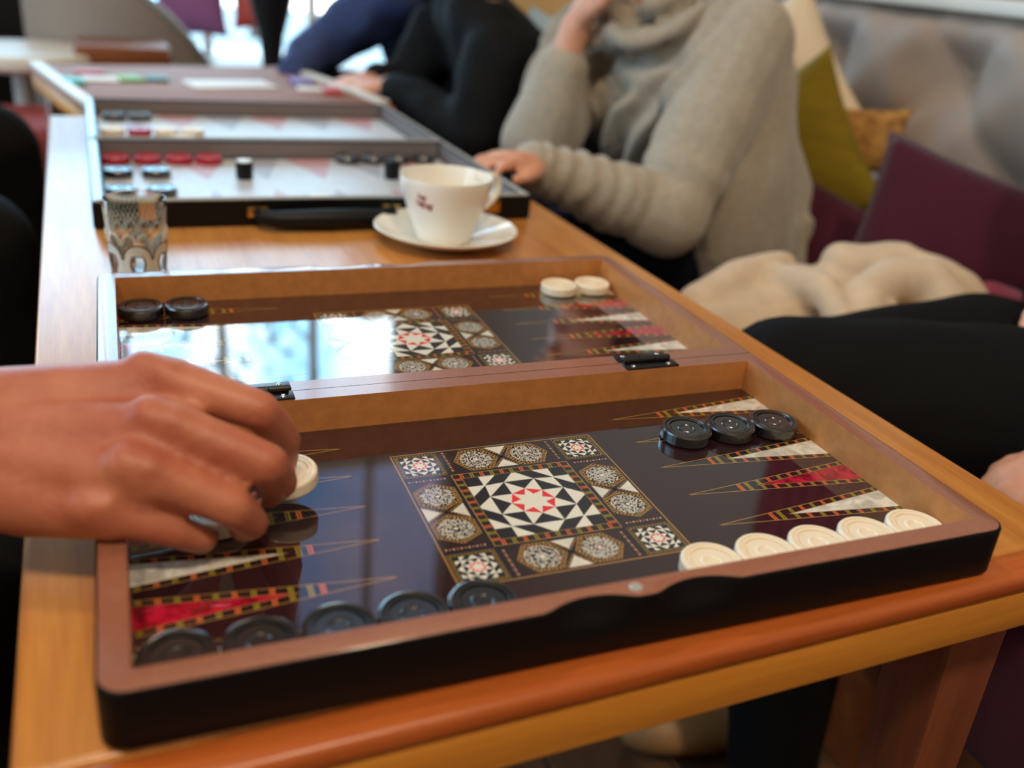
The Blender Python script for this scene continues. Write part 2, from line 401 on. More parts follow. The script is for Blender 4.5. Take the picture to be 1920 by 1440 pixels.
# outside: pavement, trees
structure(box_obj('pavement', (-0.5, 9.5, FLOOR - 0.15), (16, 10.7, 0.1), M['pave']))
def tree(x, y, h, seed, label):
    t = thing('street_tree', label, 'tree', (x, y, FLOOR - 0.1)); r = random.Random(seed)
    b = MB(); b.tube([(0, 0, 0), (0.05, 0, h*0.35), (-0.02, 0.05, h*0.7), (0.05, 0, h*0.95)], [0.11, 0.09, 0.06, 0.02], 8)
    for k in range(5):
        a = r.random()*6.28; z = h*(0.4 + 0.1*k)
        b.tube([(0, 0, z), (math.cos(a)*0.5, math.sin(a)*0.5, z + 0.4), (math.cos(a)*0.9, math.sin(a)*0.9, z + 0.6)], [0.04, 0.025, 0.01], 6)
    b.build('trunk', M['bark'], t, smooth=True)
    b = MB()
    for k in range(230):
        a = r.random()*6.28; rr = 1.15*math.sqrt(r.random()); z = h*0.45 + h*0.62*r.random()
        c = V((rr*math.cos(a)*(1.1 - abs(z/h - 0.72)), rr*math.sin(a)*(1.1 - abs(z/h - 0.72)), z)); s = 0.06 + 0.09*r.random()
        u = V((r.gauss(0, 1), r.gauss(0, 1), r.gauss(0, 1))).normalized(); v = u.orthogonal().normalized()
        b.add([c - u*s, c + v*s*0.5, c + u*s, c - v*s*0.5], [(0, 1, 2, 3)])
    o = b.build('foliage', M['leaf'], t); o['kind'] = 'stuff'
tree(-3.2, 9.6, 4.4, 1, 'blue green street tree outside, nearest the left end of the glazing')
tree(1.5, 10.6, 5.4, 2, 'pale blue green street tree outside behind the middle panes')
t = thing('planter_box', 'teal planter box standing on the pavement outside the window', 'planter', (0.75, 5.2, FLOOR - 0.1))
box_obj('box', (0, 0, 0.22), (0.9, 0.34, 0.44), M['teal'], t, bevel=0.01); box_obj('rim', (0, 0, 0.45), (0.96, 0.4, 0.03), M['white'], t, bevel=0.006)

# unseen ceiling lamps, added for warm fill light
for i, (x, y, lb) in enumerate(((0.2, -1.7, 'added round fill lamp with warm diffuser behind the board game table'), (-1.0, -1.5, 'added round fill lamp with warm diffuser over the near left corner'), (-0.9, 1.0, 'added round fill lamp with warm diffuser over the left seats'), (0.9, 1.8, 'added round fill lamp with warm diffuser over the long bench'))):
    t = thing('added_fill_lamp', lb, 'lamp', (x, y, CEIL), 0)
    q = MB(); q.lathe([(0.0, -0.05), (0.2, -0.05), (0.2, 0.0), (0.0, 0.0)], 32); q.build('lamp_body', M['white'], t, bevel=0.004)
    q = MB(); q.lathe([(0.0, -0.062), (0.16, -0.06), (0.18, -0.05), (0.0, -0.048)], 32); q.build('diffuser', M['lamp'], t, smooth=True)
    d = bpy.data.lights.new('fill_glow', 'AREA'); d.shape = 'DISK'; d.size = 0.3; d.energy = (66, 44, 26, 10)[i]; d.color = (1.0, 0.82, 0.60)
    o = bpy.data.objects.new('fill_glow', d); COL.objects.link(o); o.parent = t; o.location = (0, 0, -0.08)

# ------------------------------------------------------------------ table
TR = 0.030
sp = wood('side_pine', (226, 158, 62), (196, 124, 42), rough=0.35, axis=1, scale=35)
def cafe_table(label, loc, rz, x0, x1, y0, y1, top='oak', edge_glints=False):
  t = thing('cafe_table', label, 'table', loc, rz)
  b = MB(); b.box(((x0 + x1)/2, (y0 + 0.022 + y1)/2, -0.007), (x1 - x0, y1 - y0 - 0.022, 0.014)); b.build('tabletop', M[top], t, bevel=0.004, seg=3)
  b = MB(); b.box(((x0 + x1)/2, y0 + 0.011, -0.007), (x1 - x0, 0.0218, 0.014)); b.build('edge_lipping', M['lip'], t, bevel=0.0055, seg=4)
  for nm, c, d in (('front_apron', ((x0 + x1)/2, y0 + 0.0125, -0.0278), (x1 - x0 - 0.004, 0.021, 0.0272)), ('back_apron', ((x0 + x1)/2, y1 - 0.014, -0.0278), (x1 - x0 - 0.01, 0.021, 0.0272))):
      b = MB(); b.box(c, d); b.build(nm, M['pine'], t, bevel=0.0015)
  for x in (x0 + 0.0125, x1 - 0.0125):
      b = MB(); b.box((x, (y0 + y1)/2, -0.0278), (0.021, y1 - y0 - 0.048, 0.0272)); b.build('side_apron', sp, t, bevel=0.0015)
  if edge_glints:
    for x in (x0 + 0.011, x1 - 0.011):
      b = MB(); b.box((x, (y0 + y1)/2, 0.0045), (0.022, y1 - y0 - 0.05, 0.009)); b.build('edge_glint', M['white'], t, bevel=0.002)  # sky reflection along the table edges, put in as white strips
  for lx in (x0 + 0.05, x1 - 0.050):
      for ly in (y0 + 0.052, y1 - 0.052):
          b = MB(); sg = 1 if lx > 0.2 else -1
          b.loft([[(lx - e + sg*o_, ly - e, z), (lx + e + sg*o_, ly - e, z), (lx + e + sg*o_, ly + e, z), (lx - e + sg*o_, ly + e, z)] for z, e, o_ in ((-0.0145, 0.026, 0.0), (-0.17, 0.023, 0.010), (FLOOR, 0.019, 0.022))]); b.build('leg', M['leg'], t, bevel=0.003)

cafe_table('varnished brown wooden table carrying the inlaid board and the leather case', (0, 0, 0), TR, -0.0325, 0.5527, -0.021, 1.388)
cafe_table('second varnished wooden table beyond the leather case, littered with papers', (-0.0143, 1.425, 0), 0.222, 0.0, 0.562, 0.0, 0.56, 'matt', True)

# ------------------------------------------------------------------ inlaid backgammon board
W, D, HW, H, ZF = 0.46633, 0.25, 0.01342, 0.031, 0.00767
C = dict(bg=srgb(46, 26, 32), blk=srgb(22, 22, 28), nav=srgb(26, 27, 38), cre=srgb(230, 228, 217), gold=srgb(176, 134, 74), gold2=srgb(150, 118, 66), org=srgb(214, 104, 54),
         olv=srgb(150, 138, 44), red=srgb(226, 44, 56), mred=srgb(196, 30, 62), pnk=srgb(206, 150, 146), dk=srgb(34, 24, 28))
class Print:
    def __init__(s): s.v = []; s.f = []; s.c = []
    def poly(s, pts, col, layer, marble=0.0):
        b = len(s.v); s.v += [(x, y, ZF + layer*0.00002) for x, y in pts]; s.f.append(tuple(range(b, b + len(pts)))); s.c.append((col[0], col[1], col[2], marble))
    def line(s, a, b, wd, col, layer):
        a, b = V((a[0], a[1], 0)), V((b[0], b[1], 0)); t = (b - a).normalized(); n = V((-t.y, t.x, 0))*wd/2
        s.poly([(a + n)[:2], (a - n)[:2], (b - n)[:2], (b + n)[:2]], col, layer)
    def loop(s, pts, wd, col, layer):
        for i in range(len(pts)): s.line(pts[i], pts[(i + 1) % len(pts)], wd, col, layer)
    def dashes(s, a, b, wd, n, cols, layer, duty=0.45, pair=False):
        a, b = V((a[0], a[1])), V((b[0], b[1]))
        L = (b - a).length; t = (b - a)/L
        for k in range(n):
            m = a + t*(L*(k + 0.5)/n); hl = L/n*duty/2
            if pair:
                for sg in (-1, 1): s.line(m + t*(sg*hl*0.62 - hl*0.34), m + t*(sg*hl*0.62 + hl*0.34), wd, cols[k % len(cols)], layer)
            else: s.line(m - t*hl, m + t*hl, wd, cols[k % len(cols)], layer)
P = Print()
mm = 0.001
P.poly([(HW, HW), (W - HW, HW), (W - HW, D - HW), (HW, D - HW)], C['bg'], 1, 0.35)
CX, CY = W/2, D/2
def point(side, yc, kind):
    """one long triangular point; side +1 on the right wall, -1 on the left"""
    bx = W - HW if side > 0 else HW
    X = lambda d: bx - side*d            # d: distance from the wall
    tip = (X(125*mm), yc)
    o1, o2 = (X(0), yc + 13.4*mm), (X(0), yc - 13.4*mm)
    P.poly([o1, o2, tip] if side > 0 else [o2, o1, tip], C['dk'], 2)
    i1, i2, ia = (X(0), yc + 9.6*mm), (X(0), yc - 9.6*mm), (X(76*mm), yc)
    P.poly([i1, i2, ia], C['cre'] if kind else C['mred'], 3, 0.55 if kind else 1.0)
    for s in (1, -1):
        P.line((X(0), yc + s*13.4*mm), tip, 0.55*mm, C['gold'], 5)
        P.line((X(0), yc + s*9.6*mm), ia, 0.5*mm, C['gold2'], 5)
        for k in range(9):                # orange and olive bars between the two fillets
            d = 3*mm + k*8.6*mm; c = C['olv'] if k % 2 == 0 else C['org']
            for dd in (-0.75*mm, 0.75*mm):
                q = d + dd
                ho = 13.4*mm*(1 - q/(125*mm)); hi = max(0.0, 9.6*mm*(1 - q/(76*mm)))
                P.line((X(q), yc + s*ho), (X(q), yc + s*hi), 1.0*mm, c, 4)
    for d, c in ((81*mm, 'olv'), (87*mm, 'org')):
        for dd in (-0.8*mm, 0.8*mm):
            q = d + dd; ho = 13.4*mm*(1 - q/(125*mm)); P.line((X(q), yc + ho), (X(q), yc - ho), 1.1*mm, C[c], 4)
for k in range(6):
    y = CY + (2.5 - k)*33.9*mm
    point(1, y, k % 2 == 0); point(-1, y, k % 2 == 1)
def star(cx, cy, a, L):
    """eightfold black and white star in a square of half side a"""
    Q = lambda x, y: (cx + a*x, cy + a*y)
    P.poly([Q(-1, -1), Q(1, -1), Q(1, 1), Q(-1, 1)], C['cre'], L)
    R = 0.42; T = 0.775; N = 0.68; ri = 0.225
    pol = lambda r, d: (r*math.cos(math.radians(d)), r*math.sin(math.radians(d)))
    for k in range(8):
        t0, t1, v = pol(T, 45*k - 22.5), pol(T, 45*k + 22.5), pol(R, 45*k)
        P.poly([Q(*t0), Q(*t1), Q(*v)], C['nav'], L + 1)
        P.poly([Q(*pol(R, 45*k)), Q(*pol(R, 45*k + 45)), Q(*pol(ri, 45*k + 22.5))], C['red'], L + 1)
    for k in range(4):
        rot = lambda x, y: Q(*[(x, y), (-y, x), (-x, -y), (y, -x)][k])
        P.poly([rot(-1, 1), rot(-1, 0.70), rot(-0.70, 0.70), rot(-0.70, 1)], C['nav'], L + 1)
        P.poly([rot(-0.37, 1), rot(-0.04, 1), rot(*pol(T, 112.5)), rot(-N, N)], C['nav'], L + 1)
        P.poly([rot(0.37, 1), rot(0.04, 1), rot(*pol(T, 67.5)), rot(N, N)], C['nav'], L + 1)
def sq(cx, cy, a): return [(cx - a, cy - a), (cx + a, cy - a), (cx + a, cy + a), (cx - a, cy + a)]
# outer square panel
P.poly(sq(CX, CY, 68*mm), srgb(44, 28, 34), 2); P.loop(sq(CX, CY, 68*mm), 0.8*mm, C['gold'], 6)
# middle star panel with its bar border
A = 38.2*mm
P.poly(sq(CX, CY, A + 2.5*mm), C['nav'], 3); P.poly(sq(CX, CY, A), C['dk'], 4)
star(CX, CY, 32.6*mm, 5)
P.loop(sq(CX, CY, A), 0.55*mm, C['gold'], 8); P.loop(sq(CX, CY, 33*mm), 0.5*mm, C['gold2'], 8)
for k in range(4):
    g = [(-1, 1, 1, 1), (1, 1, 1, -1), (1, -1, -1, -1), (-1, -1, -1, 1)][k]; r = 35.6*mm
    P.dashes((CX + g[0]*r, CY + g[1]*r), (CX + g[2]*r, CY + g[3]*r), 4.6*mm, 11, [C['org'], C['olv']], 7, 0.36, True)
# corner stars
for sx in (-1, 1):
    for sy in (-1, 1):
        cx, cy = CX + sx*53.3*mm, CY + sy*53.3*mm
        P.poly(sq(cx, cy, 13.4*mm), C['dk'], 4); star(cx, cy, 10.6*mm, 5); P.loop(sq(cx, cy, 13.2*mm), 0.4*mm, C['gold2'], 8)
        for k in range(4):
            g = [(-1, 1, 1, 1), (1, 1, 1, -1), (1, -1, -1, -1), (-1, -1, -1, 1)][k]; r = 11.9*mm
            P.dashes((cx + g[0]*r, cy + g[1]*r), (cx + g[2]*r, cy + g[3]*r), 1.3*mm, 12, [C['gold2'], C['olv']], 7, 0.5)
        # dotted strips beside the corner square
        P.line((CX + sx*38.4*mm, CY + sy*40*mm), (CX + sx*38.4*mm, CY + sy*67*mm), 2.6*mm, C['nav'], 4)
        P.line((CX + sx*40*mm, CY + sy*38.4*mm), (CX + sx*67*mm, CY + sy*38.4*mm), 2.6*mm, C['nav'], 4)
        P.dashes((CX + sx*35.4*mm, CY + sy*42*mm), (CX + sx*35.4*mm, CY + sy*66*mm), 1.5*mm, 11, [C['pnk'], C['gold2']], 7, 0.5)
        P.dashes((CX + sx*42*mm, CY + sy*35.4*mm), (CX + sx*66*mm, CY + sy*35.4*mm), 1.5*mm, 11, [C['pnk'], C['gold2']], 7, 0.5)
def medallion(cx, cy, turn, seed):
    r = random.Random(seed)
    hexa = lambda R: [(cx + R*math.cos(turn + PI/3*k), cy + R*math.sin(turn + PI/3*k)) for k in range(6)]
    P.poly(hexa(14.6*mm), C['dk'], 4); P.loop(hexa(14.4*mm), 0.45*mm, C['gold'], 8)
    h = hexa(13.0*mm)
    for k in range(6): P.dashes(h[k], h[(k + 1) % 6], 1.7*mm, 6, [C['gold'], C['gold2']], 7, 0.55)
    P.loop(hexa(11.7*mm), 0.45*mm, C['gold2'], 8)
    n0 = 40
    P.poly([(cx + 10.3*mm*math.cos(2*PI*k/n0), cy + 10.3*mm*math.sin(2*PI*k/n0)) for k in range(n0)], C['blk'], 5)
    for ring in range(10):
        ra = (1.3 + ring*0.90)*mm; rb = ra + 0.74*mm; n = 8*max(1, int(round((ra + rb)*PI/8/(0.98*mm)))); q = n//8
        pat = [r.random() for _ in range(q)]
        for k in range(n):
            p = pat[(k + 3*ring) % q] if k % 3 else r.random()
            if p < 0.26: continue
            c = C['pnk'] if 0.93 < p else C['cre']
            a0 = 2*PI*(k + 0.02 + 0.25*r.random())/n; a1 = 2*PI*(k + 0.86)/n
            P.poly([(cx + ra*math.cos(a0), cy + ra*math.sin(a0)), (cx + rb*math.cos(a0), cy + rb*math.sin(a0)), (cx + rb*math.cos(a1), cy + rb*math.sin(a1)), (cx + ra*math.cos(a1), cy + ra*math.sin(a1))], c, 6)
    P.poly([(cx + 1.2*mm*math.cos(2*PI*k/8), cy + 1.2*mm*math.sin(2*PI*k/8)) for k in range(8)], C['cre'], 6)
for k in range(4):
    rot = lambda x, y: (CX + [x, -y, -x, y][k]*mm, CY + [y, x, -y, -x][k]*mm)
    for s in (-17, 17):
        c = rot(s, 53.3); medallion(c[0], c[1], k*PI/2, 11 + k*2 + (s > 0))
    for apex, base, hw in ((55.5, 66.2, 7.2), (51.0, 41.2, 7.2)):
        P.poly([rot(-hw - 2.6, base), rot(hw + 2.6, base), rot(0, apex + (-2 if base > apex else 2))], C['dk'], 5)
        P.poly([rot(-hw, base), rot(hw, base), rot(0, apex + (1.2 if base > apex else -1.2))], C['cre'], 6, 0.25)
        for s in (-1, 1): P.dashes(rot(s*(hw + 1.3), base), rot(0, apex), 1.3*mm, 7, [C['gold'], C['gold2']], 7, 0.5)
    P.line(rot(-16, 67), rot(16, 39.5), 1.6*mm, C['nav'], 4); P.line(rot(16, 67), rot(-16, 39.5), 1.6*mm, C['nav'], 4)
pme = bpy.data.meshes.new('playing_field'); pme.from_pydata(P.v, [], P.f); pme.update()
bm = bmesh.new(); bm.from_mesh(pme)
for f in bm.faces:
    if f.normal.z < 0: f.normal_flip()
bm.to_mesh(pme); bm.free()
ca = pme.color_attributes.new('Col', 'FLOAT_COLOR', 'CORNER')
for p in pme.polygons:
    for li in p.loop_indices: ca.data[li].color = P.c[p.index]
pme.materials.append(MATS['lacquered_print'])

def half_mesh():
    """half of the folding case: rounded outer corners and two finger scoops in its front edge"""
    R = 0.011; pts = []
    for k in range(7):
        a = PI + PI/2*k/6; pts.append((R + R*math.cos(a), R + R*math.sin(a)))
    n = 110
    for k in range(1, n): pts.append((R + (W - 2*R)*k/n, 0.0))
    for k in range(7):
        a = 1.5*PI + PI/2*k/6; pts.append((W - R + R*math.cos(a), R + R*math.sin(a)))
    pts += [(W, 0.05), (W, 0.1), (W, 0.17), (W, D), (W*0.75, D), (W/2, D), (W*0.25, D), (0, D), (0, 0.17), (0, 0.1), (0, 0.05)]
    def scoop(x):
        for c, hw in ((0.2092, 0.0226), (0.2660, 0.0224)):
            u = (x - c)/hw
            if abs(u) < 1: return (1 - u*u)**0.95
        return 0.0
    rings = []
    for z, s, ins in ((0.0, 0, 0.0035), (0.0012, 0, 0.0012), (0.003, 0, 0.0), (0.014, 0, 0), (0.018, 0.1, 0), (0.022, 0.45, 0), (0.026, 0.8, 0), (0.0296, 0.98, 0.0), (0.0307, 1.0, 0.0004), (H, 1.0, 0.0012)):
        rg = []
        for x, y in pts:
            yy = y + (0.0062*s*scoop(x) if y < 1e-6 else 0)
            dx = (W/2 - x); dy = D/2 - yy; front = yy < D - 1e-6
            px = x + (ins if x < R else -ins if x > W - R else 0); py = yy + (ins if yy < R else 0)
            rg.append((px, py, z))
        rings.append(rg)
    b = MB(); N = len(pts)
    vs = [p for r in rings for p in r]; fs = []; mi = []
    for i in range(len(rings) - 1):
        for k in range(N):
            k2 = (k + 1) % N; fs.append((i*N + k, i*N + k2, (i + 1)*N + k2, (i + 1)*N + k)); mi.append(0)
    fs.append(tuple(reversed(range(N)))); mi.append(0)
    top = (len(rings) - 1)*N
    # inner ring matched to the outer points
    inn = [(min(max(x, HW), W - HW), min(max(y, HW), D - HW)) for x, y in pts]
    b1 = len(vs); vs += [(x, y, H) for x, y in inn]; b2 = len(vs); vs += [(x, y, ZF) for x, y in inn]
    for k in range(N):
        k2 = (k + 1) % N
        fs.append((top + k, top + k2, b1 + k2, b1 + k)); mi.append(1)
        fs.append((b1 + k, b1 + k2, b2 + k2, b2 + k)); mi.append(2)
    fs.append(tuple(b2 + k for k in range(N))); mi.append(2)
    me = bpy.data.meshes.new('case_half'); me.from_pydata(vs, [], fs); me.update(); me.polygons.foreach_set('material_index', mi)
    bm = bmesh.new(); bm.from_mesh(me)
    bmesh.ops.remove_doubles(bm, verts=bm.verts, dist=1e-6); bmesh.ops.recalc_face_normals(bm, faces=bm.faces)
    bm.to_mesh(me); bm.free(); me.validate()
    return me
board = thing('backgammon_board', 'open folding backgammon board with inlaid star panels, nearest on the table', 'board game', (0, 0, 0))
hme = half_mesh()
h1 = link('case_half', hme, [M['black'], M['rim'], M['mdf']], board, True)
hme.set_sharp_from_angle(angle=math.radians(35))
f1 = link('playing_field', pme, None, h1); f1['label'] = 'lacquered field printed with star panel and points'
b = MB(); b.lathe([(0, H + 0.0006), (0.0030, H + 0.0006), (0.0034, H), (0.0034, H - 0.001), (0, H - 0.001)], 24, (0.2344, 0.0075, 0)); mg = b.build('magnet', M['magnet'], h1, smooth=True)
h2 = copy_tree(h1, board); h2.location = (W, 2*D + 0.0006, 0); h2.rotation_euler = (0, 0, PI)
def hinge(xc):
    b = MB()
    for s in (-1, 1): b.box((xc, D + s*0.0072, H + 0.0006), (0.043, 0.0108, 0.0012))
    h = b.build('hinge', M['hinge'], board, bevel=0.0003)
    for i in range(3):
        b = MB(); x = xc - 0.0195 + 0.013*i; b.tube([(x + 0.0003, D, H + 0.0022), (x + 0.0127, D, H + 0.0022)], 0.0026, 14); b.build('knuckle', M['dark'], h, smooth=True)
    for sx in (-1, 1):
        for sy in (-1, 1):
            b = MB(); b.lathe([(0, H + 0.0022), (0.0011, H + 0.0021), (0.0019, H + 0.0013), (0.0019, H + 0.0008)], 14, (xc + sx*0.0145, D + sy*0.0085, 0)); b.build('screw', M['steel'], h, smooth=True)
hinge(0.3726); hinge(0.0937)

# ------------------------------------------------------------------ checkers
def checker_mesh(name, R, T):
    b = MB()
    h = T/2
    half = [(0.0, h - 0.0012), (R*0.24, h - 0.0012), (R*0.27, h - 0.0007), (R*0.34, h - 0.0006), (R*0.37, h - 0.0011), (R*0.64, h - 0.0010), (R*0.655, h - 0.0017), (R*0.70, h - 0.0017), (R*0.715, h - 0.0005), (R*0.79, h - 0.0004), (R*0.805, h - 0.0010), (R*0.83, h - 0.0010), (R*0.85, h - 0.0002), (R*0.89, h), (R*0.96, h - 0.0003), (R, h - 0.0014)]
    prof = [(r, -z) for r, z in half] + [(r, z) for r, z in reversed(half)]
    b.lathe([(max(r, 0.00001), z + T/2) for r, z in prof], 44)
    o = b.build(name, None, smooth=True, angle=28); me = o.data; bpy.data.objects.remove(o); return me
CR, CT = 0.0171, 0.0088
ck = {k: checker_mesh('checker_' + k, CR, CT) for k in ('black', 'cream')}
ck['black'].materials.append(M['cblack']); ck['cream'].materials.append(M['ccream'])
def checker(col, x, y, label, group, z=ZF + 0.0003, rot=(0, 0, 0)):
    o = bpy.data.objects.new('checker', ck[col]); COL.objects.link(o); o.location = (x, y, z); o.rotation_euler = rot
    return tag(o, label, 'checker', group)
pos = ('touching the right inner wall', 'second from the right inner wall', 'third from the right inner wall', 'fourth from the right inner wall', 'last of the row, beside the star panel')
for k in range(5):
    checker('cream', W - HW - 0.0174 - k*0.0346, 0.0345 + 0.0003*(k % 2), 'cream white checker in the front row, ' + pos[k], 'cream checkers along the front rim', rot=(0, 0, k))
pos = ('in the near left corner', 'second from the near left corner', 'third from the near left corner, bluish sheen', 'fourth from the near left corner, bluish sheen', 'last of the row, below the corner star')
for k in range(5):
    checker('black', HW + 0.0174 + k*0.0346, 0.0350 - 0.0003*(k % 2), 'black checker in the front row, ' + pos[k], 'black checkers along the front rim', rot=(0, 0, k*2))
for k, p in enumerate(('touching the right wall', 'in the middle of the three', 'nearest the star panel')):
    checker('black', (0.4333, 0.3990, 0.3650)[k], (0.1700, 0.1724, 0.1736)[k], 'black ringed checker on the second right point, ' + p, 'three black checkers on the right point', rot=(0, 0, k*1.3))
for k, p in enumerate(('in the far left corner', 'second from the far left corner')):
    checker('black', 0.0309 + 0.0347*k, 0.4600 - 0.0005*k, 'black checker standing ' + p + ' of the inlaid board', 'two black checkers in the far corner')
for k, p in enumerate(('touching the right wall', 'just left of its twin')):
    checker('cream', 0.4345 - 0.0348*k, 0.4640, 'cream checker in the far right corner, ' + p, 'two cream checkers in the far corner')
checker('cream', 0.0972, 0.1592, 'cream checker held by the fingertips of the hand', 'cream checkers by the hand', z=0.0185, rot=(0.05, -0.10, 0.3))
checker('cream', 0.0585, 0.1440, 'cream checker lying beneath the reaching fingers', 'cream checkers by the hand')

# ------------------------------------------------------------------ black leather backgammon case behind
CW, CD, CH, CF, CWL = 0.492, 0.325, 0.030, 0.006, 0.013
case = thing('backgammon_case', 'open black leather backgammon case with grey lining and carry handle', 'board game', (-0.006, 0.732, 0), 0.022)
def tray(y, nm):
    b = MB(); x0, x1, y0, y1 = 0, CW, y, y + CD
    o = [(x0, y0), (x1, y0), (x1, y1), (x0, y1)]; i = [(x0 + CWL, y0 + CWL), (x1 - CWL, y0 + CWL), (x1 - CWL, y1 - CWL), (x0 + CWL, y1 - CWL)]
    vs = [(p[0], p[1], 0.0004) for p in o] + [(p[0], p[1], CH) for p in o] + [(p[0], p[1], CH) for p in i] + [(p[0], p[1], CF) for p in i]
    for k in range(4):
        k2 = (k + 1) % 4
        b.add([vs[k], vs[k2], vs[4 + k2], vs[4 + k]], [(0, 1, 2, 3)], 0)
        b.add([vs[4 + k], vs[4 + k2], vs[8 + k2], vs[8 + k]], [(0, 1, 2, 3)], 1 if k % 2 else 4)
        b.add([vs[8 + k], vs[8 + k2], vs[12 + k2], vs[12 + k]], [(0, 1, 2, 3)], 2)
    b.add(vs[12:16], [(0, 1, 2, 3)], 3); b.add(vs[0:4], [(3, 2, 1, 0)], 0)
    me = b.mesh(nm); bm = bmesh.new(); bm.from_mesh(me); bmesh.ops.remove_doubles(bm, verts=bm.verts, dist=1e-6); bmesh.ops.recalc_face_normals(bm, faces=bm.faces)
    bmesh.ops.bevel(bm, geom=[e for e in bm.edges if e.calc_face_angle(0) > 0.6 and all(v.co.z > CF + 0.001 or True for v in e.verts)], offset=0.002, segments=2, affect='EDGES', clamp_overlap=True)
    bm.to_mesh(me); bm.free()
    tr = link(nm, me, [M['leather'], M['caserim'], M['feltwall'], M['felt'], M['rimlining']], case, True); me.set_sharp_from_angle(angle=0.6)
    b = MB(); b.tube([(0.004, y0 + 0.0022, CH), (CW - 0.004, y0 + 0.0022, CH)], 0.0019, 8); b.build('edge_piping', M['caserim'], tr, smooth=True)
    for k in range(6):                       # long felt points from both long walls
        xs = x0 + CWL + 0.012 + (CW - 2*CWL - 0.024)*(k + 0.5)/6
        for s, yy in ((1, y0 + CWL + 0.001), (-1, y1 - CWL - 0.001)):
            b = MB(); m = M['pointred'] if (k + (s > 0)) % 2 else M['pointgrey']
            pts = [(xs - 0.033, yy), (xs + 0.033, yy), (xs, yy + s*0.12)]
            b.add([(p[0], p[1], CF + 0.0003) for p in pts] + [(p[0], p[1], CF - 0.001) for p in pts], [(0, 1, 2) if s > 0 else (2, 1, 0), (0, 3, 4, 1), (1, 4, 5, 2), (2, 5, 3, 0)])
            b.build('felt_point', m, tr)
    return tr
t1 = tray(0, 'case_tray'); t2 = tray(CD + 0.001, 'case_tray')
b = MB(); pts = [(0.165, -0.003, 0.016), (0.168, -0.016, 0.014), (0.185, -0.022, 0.0125), (0.24, -0.024, 0.0125), (0.295, -0.022, 0.0125), (0.312, -0.016, 0.014), (0.315, -0.003, 0.016)]
b.tube(pts, [0.006, 0.008, 0.010, 0.0115, 0.010, 0.008, 0.006], 12); b.build('carry_handle', M['leather'], case, smooth=True)
for x in (0.165, 0.315):
    b = MB(); b.box((x, -0.0025, 0.0165), (0.022, 0.004, 0.011)); b.build('handle_mount', M['brass'], case, bevel=0.001)
for x in (0.055, 0.440):
    b = MB(); b.box((x, -0.002, 0.020), (0.020, 0.004, 0.020)); b.build('latch', M['brass'], case, bevel=0.001)
b = MB(); b.box((0.235, 0.0065, CH + 0.0008), (0.020, 0.008, 0.0016)); b.build('strike_plate', M['paper'], case, bevel=0.0004)
R2 = 0.0172; cm2 = {k: checker_mesh('case_checker_' + k, R2, 0.0095) for k in ('r', 'k', 'w')}
cm2['r'].materials.append(M['cred']); cm2['k'].materials.append(M['cblack']); cm2['w'].materials.append(M['ccream'])
cs, sn = math.cos(0.022), math.sin(0.022)
def cchk(kind, x, y, label, group, z=CF + 0.0006, rot=(0, 0, 0)):
    o = bpy.data.objects.new('checker', cm2[kind]); COL.objects.link(o)
    o.location = (-0.006 + x*cs - y*sn, 0.732 + x*sn + y*cs, z); o.rotation_euler = rot
    return tag(o, label, 'checker', group)
for k, p in enumerate(('nearest the left wall', 'second from the left wall', 'third from the left wall', 'fourth from the left wall')):
    cchk('r', 0.032 + 0.0385*k, 0.287, 'red checker in the leather case, ' + p, 'red checkers in the leather case')
for k, p in enumerate(('beside the left wall', 'second from the left wall')):
    cchk('k', 0.032 + 0.044*k, 0.212, 'black checker behind the glass, ' + p + ' of the leather case', 'black checkers at the left of the leather case')
    cchk('k', 0.0325 + 0.043*k, 0.118, 'black checker close to the front rim of the leather case, ' + p, 'black checkers at the front of the leather case')
for k, p in enumerate(('leftmost of the row', 'second of the row', 'third of the row', 'rightmost of the row')):
    cchk('k', 0.335 + 0.0372*k, 0.287, 'black checker at the fold behind the coffee cup, ' + p, 'black checkers behind the cup')
for k in range(4):
    cchk('w' if k != 1 else 'r', 0.034 + 0.037*k, CD + 0.150, ('cream', 'red', 'cream', 'cream')[k] + ' checker in the far tray, ' + ('nearest the left wall', 'second from the left wall', 'third from the left wall', 'fourth from the left wall')[k], 'checkers in the far case tray')
for k in range(2):
    cchk('k', 0.04 + 0.038*k, CD + 0.27, 'black checker against the back wall of the leather case, ' + ('in the corner', 'beside the corner one')[k], 'black checkers at the back of the leather case')
cchk('w', 0.125, CD + 0.085, 'cream checker lying alone near the fold of the leather case', 'single cream checker in the far tray')
for nm, x, y, lb in (('dice_cup', 0.180, 0.195, 'small black dice cup with pale top on the felt'), ('dice_cup', 0.372, 0.190, 'small black dice cup just left of the coffee cup')):
    t = thing(nm, lb, 'dice cup', (-0.006 + x*cs - y*sn, 0.732 + x*sn + y*cs, CF + 0.0006))
    b = MB(); b.lathe([(0.00001, 0), (0.0095, 0), (0.0105, 0.002), (0.011, 0.020), (0.0105, 0.0215), (0.00001, 0.0215)], 24); b.build('body', M['leather'], t, smooth=True)
    b = MB(); b.lathe([(0.00001, 0.0216), (0.0095, 0.0216), (0.009, 0.0232), (0.00001, 0.0235)], 24); b.build('lid', M['white'] if x < 0.3 else M['leather'], t, smooth=True)

